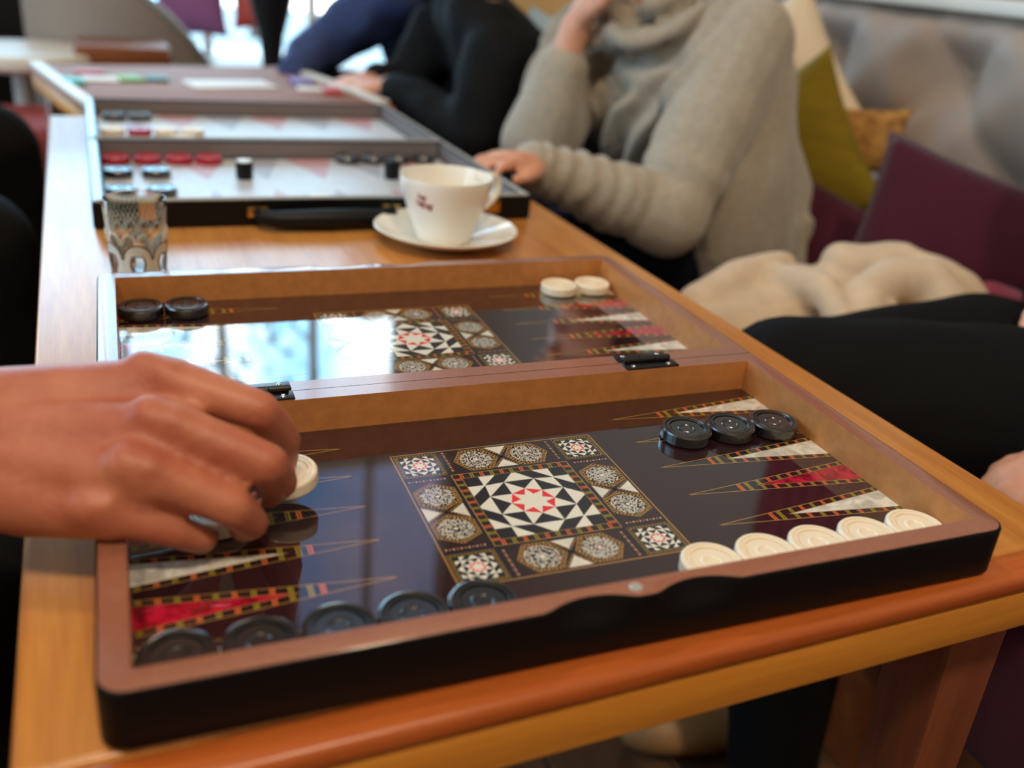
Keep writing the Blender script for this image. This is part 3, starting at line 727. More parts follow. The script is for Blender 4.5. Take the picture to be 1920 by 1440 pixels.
# ------------------------------------------------------------------ cup, saucer, glass
t = thing('saucer', 'white porcelain saucer under the coffee cup', 'saucer', (0.3500, 0.6580, 0.0003))
b = MB(); b.lathe([(0.00001, 0.0035), (0.026, 0.0035), (0.034, 0.0045), (0.037, 0.0058), (0.055, 0.0098), (0.070, 0.0150), (0.0775, 0.0185), (0.0785, 0.0178), (0.071, 0.0125), (0.055, 0.0070), (0.042, 0.0035), (0.036, 0.0), (0.032, 0.0), (0.031, 0.0015), (0.00001, 0.0015)], 72)
b.build('dish', M['porc'], t, smooth=True)
t = thing('coffee_cup', 'white porcelain coffee cup with red lettering and a handle', 'cup', (0.3470, 0.6560, 0.0042))
outer = [(0.026, 0.0), (0.0285, 0.0006), (0.0300, 0.003), (0.0315, 0.008), (0.0360, 0.020), (0.0420, 0.036), (0.0465, 0.050), (0.0492, 0.062), (0.0503, 0.0695), (0.0500, 0.0708)]
inner = [(0.0482, 0.0705), (0.0470, 0.062), (0.0440, 0.049), (0.0390, 0.034), (0.0320, 0.018), (0.0240, 0.009), (0.00001, 0.0065)]
b = MB(); b.lathe([(0.00001, 0.002), (0.024, 0.002)] + outer + inner, 72); b.build('cup_body', M['porc'], t, smooth=True)
hd = V((0.93, 0.36, 0)).normalized()
b = MB(); pts = [hd*0.0455 + V((0, 0, 0.062)), hd*0.058 + V((0, 0, 0.066)), hd*0.070 + V((0, 0, 0.064)), hd*0.076 + V((0, 0, 0.054)), hd*0.072 + V((0, 0, 0.042)), hd*0.060 + V((0, 0, 0.032)), hd*0.042 + V((0, 0, 0.026))]
sm = []
for i in range(len(pts) - 1):
    for k in range(5): sm.append(pts[i].lerp(pts[i + 1], k/5))
sm.append(pts[-1]); side = V((-hd.y, hd.x, 0))
for _ in range(6): sm = [sm[0]] + [(sm[i - 1] + sm[i]*2 + sm[i + 1])/4 for i in range(1, len(sm) - 1)] + [sm[-1]]
rings = []
for i, p in enumerate(sm):
    tg = (sm[min(i + 1, len(sm) - 1)] - sm[max(i - 1, 0)]).normalized(); nn = tg.cross(side)
    rings.append([p + side*(0.0062*math.cos(2*PI*k/12)) + nn*(0.0032*math.sin(2*PI*k/12)) for k in range(12)])
b.loft(rings); b.build('handle', M['porc'], t, smooth=True)
def cup_r(z):
    for i in range(len(outer) - 1):
        if outer[i][1] <= z <= outer[i + 1][1]: return outer[i][0] + (outer[i + 1][0] - outer[i][0])*(z - outer[i][1])/(outer[i + 1][1] - outer[i][1])
b = MB(); A0 = math.radians(212)
r8 = random.Random(3)
for row, z0, hgt, a0, n, da in ((0, 0.053, 0.0042, 0.06, 4, 0.055), (1, 0.0445, 0.0062, 0.0, 7, 0.062)):
    for k in range(n):                        # soft illegible letters in two lines
        a = A0 + a0 + k*da; wdt = da*0.72
        strokes = [(0, 0, 0, 1), (0, 1, 1, 1)] if k % 3 == 0 else [(0, 0, 0.5, 1), (0.5, 1, 1, 0)] if k % 3 == 1 else [(0, 0, 0, 1), (0, 0, 1, 0), (1, 0, 1, 1)]
        for (u0, v0, u1, v1) in strokes:
            pt = []
            for s in (0, 0.5, 1):
                u = u0 + (u1 - u0)*s; v = v0 + (v1 - v0)*s; z = z0 + hgt*v - 0.002*k*0.3; r = cup_r(z) + 0.00012; aa = a + wdt*u
                pt.append((r*math.cos(aa), r*math.sin(aa), z))
            b.tube(pt, 0.00062, 5)
b.build('lettering', M['logo'], t)

G = MATS['pressed_glass']
t = thing('tea_glass', 'small pressed glass with arch pattern beside the inlaid board', 'glass', (0.0335, 0.5780, 0.0004))
go = [(0.0210, 0.0), (0.0220, 0.001), (0.0223, 0.004), (0.0233, 0.022), (0.0246, 0.042), (0.0259, 0.062), (0.0267, 0.0715), (0.0265, 0.0728)]
gi = [(0.0257, 0.0726), (0.0249, 0.062), (0.0235, 0.042), (0.0221, 0.022), (0.0205, 0.008), (0.00001, 0.0065)]
b = MB(); b.lathe([(0.00001, 0.001)] + go + gi, 64); b.build('glass_body', G, t, smooth=True)
def gr(z):
    for i in range(len(go) - 1):
        if go[i][1] <= z <= go[i + 1][1]: return go[i][0] + (go[i + 1][0] - go[i][0])*(z - go[i][1])/(go[i + 1][1] - go[i][1])
    return go[-1][0]
ridge = mat('frosted_glass', (232, 228, 212), rough=0.3, spec=0.8)
ridge.node_tree.nodes['Principled BSDF'].inputs['Alpha'].default_value = 0.3
cream_glass = mat('cream_pressed_glass', (252, 246, 228), rough=0.3, spec=0.7, sss=0.5); cream_glass.node_tree.nodes['Principled BSDF'].inputs['Transmission Weight'].default_value = 0.12
tint = mat('brown_groove', (104, 74, 62), rough=0.4)
def keyw(z): return 0.0040 if z < 0.012 else 0.0040 + 0.0018*math.sin(PI*min(1, (z - 0.012)/0.0145)) if z < 0.0265 else 0.0
for k in range(6):
    a = 2*PI*k/6 - 1.62
    def S_(u, z, e=0.0003): r = gr(z) + e; return (r*math.cos(a + u/gr(z)), r*math.sin(a + u/gr(z)), z)
    top = lambda u: 0.0225 + 0.0135*math.sqrt(max(0, 1 - (u/0.0118)**2))
    b = MB(); N1, N2 = 20, 18; cells = {}
    for i in range(N1):
        for j in range(N2):
            u0, u1 = -0.0118 + 0.0236*i/N1, -0.0118 + 0.0236*(i + 1)/N1; um = (u0 + u1)/2
            z0, z1 = 0.003 + (top(um) - 0.003)*j/N2, 0.003 + (top(um) - 0.003)*(j + 1)/N2
            if abs(um) < keyw((z0 + z1)/2): continue
            q = [S_(u0, z0, 0.0010), S_(u1, z0, 0.0010), S_(u1, z1, 0.0010), S_(u0, z1, 0.0010)]; p = [S_(u0, z0, 0), S_(u1, z0, 0), S_(u1, z1, 0), S_(u0, z1, 0)]
            b.add(q + p, [(0, 1, 2, 3), (7, 6, 5, 4), (0, 4, 5, 1), (1, 5, 6, 2), (2, 6, 7, 3), (3, 7, 4, 0)])
    b.build('arch_panel', cream_glass, t)
    b = MB(); key = [S_(-keyw(z), z, 0.0011) for z in [0.003 + 0.0012*i for i in range(20)] if z < 0.0262] + [S_(keyw(z), z, 0.0011) for z in reversed([0.003 + 0.0012*i for i in range(20)]) if z < 0.0262]
    b.tube(key, 0.0007, 6); b.build('keyhole_outline', tint, t, smooth=True)
    b = MB(); b.tube([S_(-0.0118 + 0.0236*i/20, top(-0.0118 + 0.0236*i/20) + 0.0004, 0.0009) for i in range(21)], 0.0007, 6); b.build('arch_outline', tint, t, smooth=True)
    b = MB(); sc = [S_(0.0062 + 0.0000 - 0.0055*math.cos(PI*i/10), 0.0365 + 0.0090*math.sin(PI*i/10), 0.0006) for i in range(11)]
    b.tube(sc, 0.0016, 6); b.build('embossed_scallop', ridge, t, smooth=True)
    b = MB(); sc = [S_(-0.0062 - 0.0055*math.cos(PI*i/10), 0.0365 + 0.0090*math.sin(PI*i/10), 0.0006) for i in range(11)]
    b.tube(sc, 0.0016, 6); b.build('embossed_scallop', ridge, t, smooth=True)
b = MB()
for i in range(34):
    for dr in (1, -1):
        a0 = 2*PI*i/40; p = []
        for s in range(7):
            z = 0.046 + 0.020*s/6; r = gr(z) + 0.00005; aa = a0 + dr*0.42*s/6; p.append((r*math.cos(aa), r*math.sin(aa), z))
        b.tube(p, 0.00040, 4)
b.build('diamond_lattice', ridge, t)

# ------------------------------------------------------------------ people
def nrm(v): return V(v).normalized()
def hand_items(wrist, d, up, side, L=0.088, curl=0.5, spread=0.16, r=0.0088, thumb=True):
    """a hand: palm and five unequal fingers; d forward, up back of the hand, side towards the thumb"""
    wrist, d, up, side = V(wrist), nrm(d), nrm(up), nrm(side); it = []
    it.append(('l', [(wrist - d*0.01, side*0.026, up*0.019), (wrist + d*L*0.45, side*0.037, up*0.017), (wrist + d*L*0.95, side*0.040, up*0.013)]))
    for k, (o, l) in enumerate(((0.030, 0.072), (0.010, 0.080), (-0.010, 0.074), (-0.029, 0.058))):
        base = wrist + d*(L*(0.93 - 0.04*abs(k - 1))) + side*o; dr = nrm(d + side*(o*spread/0.03*0.6)); ch = [(base - d*0.03, r*1.15), (base, r*1.12)]; ang = 0; p = base
        for j, f in enumerate((0.48, 0.30, 0.22)):
            ang += curl*(0.8 if j == 0 else 1.0); dd = dr*math.cos(ang) - up*math.sin(ang); p = p + dd*(l*f); ch.append((p, r*(1.0 - 0.11*(j + 1))))
        it.append(('c', ch))
    if thumb:
        b = wrist + d*0.022 + side*0.026 - up*0.004
        it.append(('c', [(b, 0.0135), (b + d*0.026 + side*0.022 - up*0.008, 0.0115), (b + d*0.054 + side*0.028 - up*0.016, 0.0098), (b + d*0.074 + side*0.024 - up*0.022, 0.0078)]))
    return it
def head_items(c, f, up):
    c, f, up = V(c), nrm(f), nrm(up); s = f.cross(up).normalized(); ax = (f, s, up)
    it = [('e', c + up*0.025 - f*0.012, (0.098, 0.078, 0.098), ax), ('e', c - up*0.045 + f*0.018, (0.068, 0.060, 0.070), ax), ('c', [(c + f*0.085 + up*0.015, 0.009), (c + f*0.100 - up*0.018, 0.012)]),
          ('e', c + f*0.078 - up*0.058, (0.014, 0.026, 0.011), ax), ('e', c + f*0.062 - up*0.098, (0.026, 0.028, 0.02), ax)]
    for k in (-1, 1): it += [('e', c + s*(k*0.078) - f*0.008, (0.018, 0.010, 0.032), ax), ('e', c + f*0.070 + s*(k*0.034) + up*0.022, (0.015, 0.026, 0.011), ax)]
    return it
def head_parts(c, f, up, par, hair='hair', long=False):
    c, f, up = V(c), nrm(f), nrm(up); s = f.cross(up).normalized(); ax = (f, s, up)
    for k in (-1, 1):
        b = MB(); b.sphere(c + f*0.0700 + s*(k*0.031) + up*0.002, (0.010, 0.013, 0.0075), 14, 9, ax, 0); b.sphere(c + f*0.0768 + s*(k*0.031) + up*0.002, (0.0042, 0.0052, 0.0052), 10, 7, ax, 1)
        b.build('eye', [M['eye'], M['iris']], par, smooth=True)
    b = MB(); b.sphere(c + f*0.084 - up*0.058, (0.0085, 0.022, 0.0055), 12, 8, ax); b.build('mouth', M['lips'], par, smooth=True)
    hi = [('e', c + up*0.040 - f*0.026, (0.106, 0.090, 0.098), ax), ('e', c - f*0.055 - up*0.02, (0.062, 0.084, 0.085), ax)]
    if long: hi += [('c', [(c - f*0.05 + s*(k*0.06), 0.04), (c - f*0.055 + s*(k*0.065) - up*0.16, 0.032), (c - f*0.05 + s*(k*0.06) - up*0.24, 0.02)]) for k in (-1, 0, 1)]
    blob('hair', hi, M[hair], par, 0.009, 5, foldfn(0.006, 60, (1, 1, 0.2)))

# woman in the grey sweater
pw = thing('person', 'person in grey knit sweater leaning on one raised hand beside the leather case', 'person', (0.95, 1.2, FLOOR))
off = V((0.95, 1.2, FLOOR))
def rel(items, o):
    out = []
    for it in items:
        if it[0] == 'c': out.append(('c', [(V(p) - o, r) for p, r in it[1]]))
        elif it[0] == 'l': out.append(('l', [(V(c) - o, a, bb) for c, a, bb in it[1]]))
        else: out.append((it[0], V(it[1]) - o) + tuple(it[2:]))
    return out
f, s, U = nrm((-0.94, -0.34, 0)), nrm((0.34, -0.94, 0)), V((0, 0, 1))
HC = V((0.845, 1.235, 0.43)); HF = nrm((-0.9, -0.35, -0.12))
torso = [((1.115, 1.17, -0.235), s*0.205, f*0.150), ((1.10, 1.18, -0.16), s*0.200, f*0.150), ((1.065, 1.19, -0.06), s*0.178, f*0.135), ((1.01, 1.215, 0.05), s*0.180, f*0.135), ((0.975, 1.235, 0.15), s*0.185, f*0.118), ((0.945, 1.245, 0.215), s*0.150, f*0.092), ((0.915, 1.25, 0.235), s*0.070, f*0.066)]
LS, LE, LW = V((0.985, 1.075, 0.190)), V((0.810, 0.955, -0.060)), V((0.590, 0.985, 0.012))
RS, RE, RW = V((0.885, 1.405, 0.165)), V((0.715, 1.255, -0.010)), V((0.740, 1.238, 0.125))
skin_items = [('l', [(c, a*0.85, bb*0.85) for c, a, bb in torso]), ('c', [(V((0.915, 1.25, 0.20)), 0.055), (V((0.885, 1.245, 0.31)), 0.048), (HC - U*0.05 - HF*0.02, 0.05)]),
              ('c', [(LS, 0.045), (LE, 0.034), (LW, 0.025)]), ('c', [(RS, 0.045), (RE, 0.034), (RW, 0.028), (V((0.752, 1.23, 0.19)), 0.026)])]
skin_items += hand_items(LW, (-0.84, -0.46, 0.22), (0.1, 0.2, 1), (0.35, -0.9, 0.1), curl=0.28, L=0.075)
skin_items += hand_items((0.752, 1.23, 0.19), (0.28, -0.12, 0.95), (-0.8, 0.2, 0.3), (-0.2, -0.9, 0), curl=0.55, L=0.08)
skin_items += [('c', [(V((1.07, 1.12, -0.19)), 0.075), (V((0.64, 1.02, -0.13)), 0.05), (V((0.66, 1.03, -0.60)), 0.04)]), ('c', [(V((1.11, 1.25, -0.19)), 0.075), (V((0.65, 1.24, -0.13)), 0.05), (V((0.67, 1.25, -0.60)), 0.04)])]
skin_items += head_items(HC, HF, (-0.1, 0, 1))
blob('body', rel(skin_items, off), M['skinpale'], pw, 0.0055, 5)
sw = [('l', torso), ('c', [(LS, 0.082), (LS.lerp(LE, 0.5), 0.076), (LE, 0.062), (LE.lerp(LW, 0.35), 0.056), (LE.lerp(LW, 0.7), 0.044), (LE.lerp(LW, 0.99), 0.037)]),
      ('c', [(RS, 0.078), (RE, 0.068), (RE.lerp(RW, 0.5), 0.058), (RE.lerp(RW, 0.95), 0.045)]), ('e', V((0.935, 1.20, 0.06)), (0.115, 0.15, 0.12), (f, s, U))]
# wide batwing side that hangs from the upper arm to the hem
sw += [('c', [(V((1.00, 1.085, 0.12)), 0.092), (V((1.00, 1.055, -0.02)), 0.102), (V((1.015, 1.055, -0.12)), 0.106), (V((1.05, 1.07, -0.20)), 0.105)]), ('c', [(V((0.93, 1.02, -0.02)), 0.070), (V((0.97, 1.02, -0.12)), 0.075), (V((1.01, 1.02, -0.20)), 0.068)])]
nc = V((0.905, 1.248, 0.225))
for (dz, wd, dp, rr) in ((0.022, 0.085, 0.080, 0.018), (-0.012, 0.110, 0.112, 0.018)):     # draped cowl neck
    sw.append(('c', [(nc + s*(wd*math.cos(PI*k/12)) + f*(dp*math.sin(PI*k/12)) + U*(dz + 0.02 - 0.055*math.sin(PI*k/12)), rr*(0.75 + 0.25*math.sin(PI*k/12))) for k in range(13)]))
sw.append(('c', [(nc - f*(0.06*math.sin(PI*k/8)) + s*(0.085*math.cos(PI*k/8)) + U*0.03, 0.016) for k in range(9)]))
def knitfold(co, n):
    p = co + off; d = p - V((1.0, 1.22, 0.0)); s_, f_, z_ = d.dot(s), d.dot(f), p.z
    h = 0.004*mnoise.noise(V((p.x, p.y, p.z*0.6))*20)
    wf = max(0, min(1, (n.dot(f) + 0.1)/0.4))*max(0, min(1, (0.15 - s_)/0.04))*max(0, min(1, (f_ - 0.03)/0.04))*max(0, min(1, (0.225 - f_)/0.03))*max(0, min(1, (z_ + 0.14)/0.05))
    if wf > 0:                                  # folds running from the near shoulder down across the chest, cowl loops above
        g = 0.84*s_ - 0.55*z_ + 0.012*mnoise.noise(p*11); r_ = math.hypot(s_, (z_ - 0.25)*0.85)
        c_ = max(0, min(1, (0.155 - r_)/0.05))
        fold = (0.5 + 0.5*math.sin(2*PI*g/0.062))**1.5*2 - 1
        h += wf*((1 - c_)*0.020*fold + c_*0.012*math.sin(2*PI*r_/0.050))
    q = p - LE; t_ = q.dot(LW - LE)/(LW - LE).length_squared
    dist = (q - (LW - LE)*t_).length
    if 0.0 < t_ < 1.0 and dist < 0.085:         # pushed-up sleeve
        h += 0.0032*math.sin(2*PI*(t_*(LW - LE).length/0.030 + 0.55*mnoise.noise(p*14)))*min(1, t_*5)*(0.55 + 0.9*mnoise.noise(p*7 + V((4, 0, 0))))
    q = p - LE; dd = q.length
    if dd < 0.16: h += 0.005*math.sin(2*PI*(dd/0.045 + 0.35*mnoise.noise(p*10)))*(1 - dd/0.16)
    if z_ < -0.15: h += 0.010*math.sin(2*PI*(s_*0.9 + f_*0.7)/0.085)*min(1, (-0.15 - z_)/0.06)
    return n*h
for k in range(6):
    q = V((0.985 + 0.035*k, 0.965 + 0.010*k, -0.235 + 0.006*k)); sw.append(('c', [(q, 0.016), (q + V((0.01, 0.004, 0.12)), 0.012)]))
blob('sweater', rel(sw, off), M['sweater'], pw, 0.0050, 7, knitfold)
tr = [('c', [(V((1.09, 1.12, -0.20)), 0.098), (V((0.85, 1.06, -0.155)), 0.082), (V((0.64, 1.02, -0.13)), 0.066), (V((0.655, 1.03, -0.35)), 0.058), (V((0.665, 1.03, -0.63)), 0.045)]), ('c', [(V((1.12, 1.25, -0.20)), 0.098), (V((0.87, 1.24, -0.155)), 0.082), (V((0.65, 1.24, -0.13)), 0.066), (V((0.665, 1.25, -0.35)), 0.058), (V((0.675, 1.25, -0.63)), 0.045)]), ('e', V((1.12, 1.18, -0.215)), (0.14, 0.19, 0.085), (f, s, U))]
blob('trousers', rel(tr, off), M['navycloth'], pw, 0.010, 5, foldfn(0.004, 20))
for y in (1.03, 1.25):
    blob('shoe', rel([('e', V((0.61, y, FLOOR + 0.042)), (0.13, 0.045, 0.036)), ('e', V((0.67, y, FLOOR + 0.07)), (0.055, 0.042, 0.06))], off), M['dark'], pw, 0.008, 4)
head_parts(HC - off, HF, (-0.1, 0, 1), pw, long=False)

def seated(name, label, hipc, face, lean, clothes, trous, shoulders, arms, off, head=True, legs=(), hair='hair', skin='skinpale', torso_w=0.19, sleeves=None, shoe='dark'):
    """a seated figure: torso from hips to shoulders, arms as chains, legs as chains"""
    p = thing('person', label, 'person', off); off = V(off); f = nrm(face); s = f.cross(V((0, 0, 1))).normalized(); hipc, sh = V(hipc), V(shoulders)
    up = nrm(sh - hipc)
    to = [(hipc.lerp(sh, k), s*wd*torso_w, f*dd) for k, wd, dd in ((-0.06, 0.95, 0.13), (0.1, 1.0, 0.14), (0.35, 0.9, 0.125), (0.65, 0.98, 0.13), (0.88, 0.98, 0.105), (1.03, 0.6, 0.075))]
    sk = [('l', [(c, a*0.85, bb*0.85) for c, a, bb in to])]; cl = [('l', to)]; slv = [] if sleeves else cl
    hc = sh + up*0.235 + f*0.03
    cl += [('c', [(sh + up*0.02, 0.075), (sh + up*0.075, 0.064)])]
    sk += [('c', [(sh - up*0.02, 0.055), (sh + up*0.12 + f*0.01, 0.05), (hc - up*0.04, 0.05)])] + head_items(hc, f, up)
    for A in arms:
        S0, E0, W0 = V(A['s']), V(A['e']), V(A['w']); sk += [('c', [(S0, 0.05), (E0, 0.042), (W0, 0.028)])]
        sk += hand_items(W0, A['d'], A['up'], A['side'], curl=A.get('curl', 0.4), L=0.08)
        slv += [('c', [(S0, 0.075), (S0.lerp(E0, 0.5), 0.068), (E0, 0.060), (E0.lerp(W0, 0.55), 0.05), (E0.lerp(W0, 0.93), 0.040)])]
    tl = [('e', hipc - V((0, 0, 0.01)), (0.15, 0.18, 0.09), (f, s, V((0, 0, 1))))]
    for L in legs:
        tl.append(('c', [(V(q), r) for q, r in L])); sk.append(('c', [(V(q), r*0.7) for q, r in L]))
    blob('body', rel(sk, off), M[skin], p, 0.007, 4)
    if sleeves:
        for it in slv: blob('sleeve', rel([it], off), M[sleeves], p, 0.010, 6, foldfn(0.008, 20))
    blob('jacket' if clothes != 'beigecloth' else 'shirt', rel(cl, off), M[clothes], p, 0.010, 6, foldfn(0.006, 16))
    blob('trousers', rel(tl, off), M[trous], p, 0.010, 5, foldfn(0.004, 18))
    for L in legs:
        q = V(L[-1][0]); blob('shoe', rel([('e', V((q.x, q.y, FLOOR + 0.042)) + f*0.06, (0.145, 0.050, 0.040), (f, s, V((0, 0, 1)))), ('e', V((q.x, q.y, FLOOR + 0.07)), (0.058, 0.046, 0.062), (f, s, V((0, 0, 1))))], off), M[shoe], p, 0.009, 4)
    head_parts(hc - off, f, up, p, hair)
    return p

# person in black, further along the bench
seated('person', 'person in black jacket sitting on the bench beyond the grey sweater', (0.98, 1.62, -0.20), (-0.96, 0.1, 0), 0, 'blackcloth', 'darkcloth', (0.725, 1.66, 0.195),
       [dict(s=(0.72, 1.50, 0.10), e=(0.675, 1.47, -0.045), w=(0.565, 1.70, 0.016), d=(-0.5, 0.6, -0.1), up=(0, 0, 1), side=(-0.7, -0.6, 0)), dict(s=(0.70, 1.82, 0.11), e=(0.64, 1.84, -0.01), w=(0.56, 1.80, 0.02), d=(-0.8, -0.3, -0.1), up=(0, 0, 1), side=(-0.4, 0.9, 0))],
       (0.98, 1.62, FLOOR), legs=[[((1.0, 1.54, -0.2), 0.095), ((0.66, 1.54, -0.13), 0.068), ((0.66, 1.55, -0.62), 0.046)], [((1.0, 1.72, -0.2), 0.095), ((0.66, 1.76, -0.13), 0.068), ((0.66, 1.76, -0.62), 0.046)]], torso_w=0.20)
# person in navy with denim sleeves
seated('person', 'person in navy top with blue denim sleeves at the far end of the bench', (0.92, 2.30, -0.20), (-0.97, -0.15, 0), 0, 'navycloth', 'navycloth', (0.76, 2.26, 0.22),
       [dict(s=(0.67, 2.10, 0.165), e=(0.485, 2.08, 0.045), w=(0.405, 1.99, 0.0), d=(-0.3, -0.5, -0.5), up=(-0.3, 0, 0.9), side=(0.6, -0.7, 0)), dict(s=(0.72, 2.42, 0.17), e=(0.56, 2.40, 0.02), w=(0.47, 2.26, -0.02), d=(-0.4, -0.6, -0.3), up=(0, 0, 1), side=(-0.7, 0.4, 0))],
       (0.92, 2.28, FLOOR), legs=[[((0.95, 2.16, -0.19), 0.100), ((0.54, 2.08, -0.105), 0.078), ((0.56, 2.10, -0.62), 0.046)], [((0.95, 2.40, -0.19), 0.100), ((0.54, 2.36, -0.10), 0.078), ((0.56, 2.36, -0.62), 0.046)]], torso_w=0.19, sleeves='denim')
# near person on the bench in black trousers
seated('person', 'person in black trousers sitting on the bench beside the inlaid board, hand on lap', (1.16, 0.32, -0.20), (-1, 0.05, 0), 0, 'blackcloth', 'darkcloth', (1.20, 0.30, 0.30),
       [dict(s=(1.17, 0.12, 0.24), e=(1.02, 0.04, -0.02), w=(0.775, 0.115, -0.035), d=(-0.85, 0.32, -0.18), up=(-0.1, -0.1, 1), side=(0.3, 0.95, 0), curl=0.55), dict(s=(1.17, 0.48, 0.24), e=(1.16, 0.50, -0.05), w=(0.985, 0.375, 0.012), d=(-0.75, -0.45, -0.22), up=(0, 0, 1), side=(0.6, -0.8, 0), curl=0.45)],
       (1.16, 0.32, FLOOR), legs=[[((1.16, 0.23, -0.18), 0.10), ((0.84, 0.305, -0.090), 0.094), ((0.625, 0.385, -0.078), 0.076), ((0.68, 0.365, -0.35), 0.066), ((0.70, 0.34, -0.62), 0.052)], [((1.16, 0.42, -0.18), 0.10), ((0.95, 0.445, -0.100), 0.085), ((0.76, 0.485, -0.115), 0.066), ((0.77, 0.49, -0.35), 0.060), ((0.78, 0.49, -0.62), 0.048)]], shoe='tanleather')
# opposite players: dark trousered knees seen past the table's left edge
seated('person', 'person in dark clothes sitting left of the table, opposite the grey sweater', (-0.62, 1.04, -0.20), (1, 0, 0), 0, 'blackcloth', 'darkcloth', (-0.66, 1.04, 0.28),
       [dict(s=(-0.62, 1.22, 0.22), e=(-0.55, 1.26, -0.02), w=(-0.36, 1.16, -0.05), d=(0.9, -0.3, -0.2), up=(0, 0, 1), side=(-0.3, -0.9, 0)), dict(s=(-0.62, 0.86, 0.22), e=(-0.56, 0.80, -0.02), w=(-0.36, 0.90, -0.05), d=(0.9, 0.3, -0.2), up=(0, 0, 1), side=(-0.3, 0.9, 0))],
       (-0.62, 1.04, FLOOR), legs=[[((-0.62, 0.94, -0.19), 0.10), ((-0.34, 0.99, -0.125), 0.09), ((-0.160, 1.01, -0.105), 0.080), ((-0.14, 1.01, -0.4), 0.066), ((-0.14, 1.01, -0.62), 0.05)], [((-0.62, 1.16, -0.19), 0.10), ((-0.36, 1.36, -0.10), 0.09), ((-0.175, 1.47, -0.075), 0.080), ((-0.165, 1.46, -0.4), 0.066), ((-0.165, 1.46, -0.62), 0.05)]])

# reaching player at the left: arm and hand over the inlaid board
po = V((-0.55, 0.12, FLOOR))
ph = thing('person', 'person reaching in from the table end with bare forearm to place a checker', 'person', po)
iM, iP, iD, iT = V((0.0396, 0.1575, 0.0876)), V((0.0811, 0.1404, 0.0745)), V((0.0950, 0.1530, 0.0500)), V((0.0960, 0.1600, 0.0325))
mM, mP, mD, mT = V((0.0399, 0.1248, 0.0777)), V((0.0800, 0.1107, 0.0600)), V((0.0880, 0.1230, 0.0415)), V((0.0835, 0.1330, 0.0290))
rM, rP, rD, rT = V((0.0273, 0.1079, 0.0640)), V((0.0625, 0.1005, 0.0440)), V((0.0715, 0.1075, 0.0290)), V((0.0680, 0.1180, 0.0200))
pM, pP, pD, pT = V((0.0071, 0.1061, 0.0470)), V((0.0355, 0.1046, 0.0320)), V((0.0475, 0.1085, 0.0225)), V((0.0500, 0.1160, 0.0180))
wt, wb = V((-0.0600, 0.1720, 0.0730)), V((-0.0590, 0.1440, 0.0550)); wc = (wt + wb)/2
EL = V((-0.310, 0.150, 0.030)); SHO = V((-0.50, 0.20, 0.26))
upn = (iM - wc).cross(pM - wc).normalized(); upn = upn if upn.z > 0 else -upn
hi = [('c', [(iM - (iP - iM)*0.3 - upn*0.004, 0.0125), (iM - upn*0.002, 0.0128), (iP, 0.0105), (iD, 0.0092), (iT, 0.0078)]),
      ('c', [(mM - (mP - mM)*0.3 - upn*0.004, 0.0125), (mM - upn*0.002, 0.0125), (mP, 0.0108), (mD, 0.0094), (mT, 0.0080)]),
      ('c', [(rM - (rP - rM)*0.3 - upn*0.004, 0.0120), (rM - upn*0.002, 0.0118), (rP, 0.0100), (rD, 0.0088), (rT, 0.0075)]),
      ('c', [(pM - (pP - pM)*0.3 - upn*0.003, 0.0105), (pM - upn*0.002, 0.0102), (pP, 0.0085), (pD, 0.0075), (pT, 0.0066)])]
for m_, r_ in ((iM, 0.0150), (mM, 0.0148), (rM, 0.0140), (pM, 0.0120)):
    k = (m_ - iM).length/0.0769; wq = wt.lerp(wb, min(1, k))
    hi.append(('c', [(wq - upn*0.006, 0.0235), (wq.lerp(m_, 0.5) - upn*0.007, 0.0200), (m_ - upn*0.006, r_)]))
    hi.append(('c', [(wq.lerp(m_, 0.25) + upn*0.0065, 0.0035), (wq.lerp(m_, 0.7) + upn*0.0040, 0.0040), (m_ + upn*0.0045, 0.0075)]))
palm = (iM + mM + rM + pM + wt + wb)/6
hi.append(('e', palm - upn*0.012, (0.040, 0.034, 0.018), (nrm(mM - wc), nrm(iM - pM), upn)))
tb = wt.lerp(iM, 0.35) - upn*0.018
hi.append(('c', [(tb, 0.0160), (V((0.030, 0.160, 0.046)), 0.0128), (V((0.060, 0.152, 0.034)), 0.0108), (V((0.0790, 0.1505, 0.0290)), 0.0088)]))
hi.append(('c', [(wt - upn*0.006, 0.0240), (wt.lerp(EL, 0.4) + V((0, 0.012, 0.0)), 0.031), (EL + V((0, 0.006, 0)), 0.040)]))
hi.append(('c', [(wb - upn*0.004, 0.0240), (wb.lerp(EL, 0.4) + V((0, -0.004, -0.004)), 0.034), (EL, 0.042), (SHO, 0.052), (V((-0.56, 0.16, 0.28)), 0.06), (V((-0.56, 0.12, 0.45)), 0.052)]))
hi += head_items((-0.53, 0.12, 0.52), (0.85, 0.1, -0.25), (0.1, 0, 1))
blob('body', rel(hi, po), M['skin'], ph, 0.0030, 3)
sh = [('l', [((-0.60, 0.12, -0.22), V((0, 0.19, 0)), V((0.14, 0, 0))), ((-0.60, 0.12, 0.0), V((0, 0.18, 0)), V((0.125, 0, 0))), ((-0.58, 0.13, 0.18), V((0, 0.19, 0)), V((0.125, 0, 0))), ((-0.56, 0.13, 0.28), V((0, 0.17, 0)), V((0.10, 0, 0))), ((-0.55, 0.13, 0.34), V((0, 0.08, 0)), V((0.075, 0, 0)))]),
      ('c', [(SHO, 0.075), (SHO.lerp(EL, 0.6), 0.066), (EL, 0.058), (EL + V((0.05, 0.0, 0.008)), 0.055)]), ('c', [(V((-0.56, -0.06, 0.26)), 0.072), (V((-0.48, -0.14, 0.0)), 0.062), (V((-0.28, -0.12, -0.10)), 0.05)])]
blob('shirt', rel(sh, po), M['beigecloth'], ph, 0.009, 5, foldfn(0.005, 22))
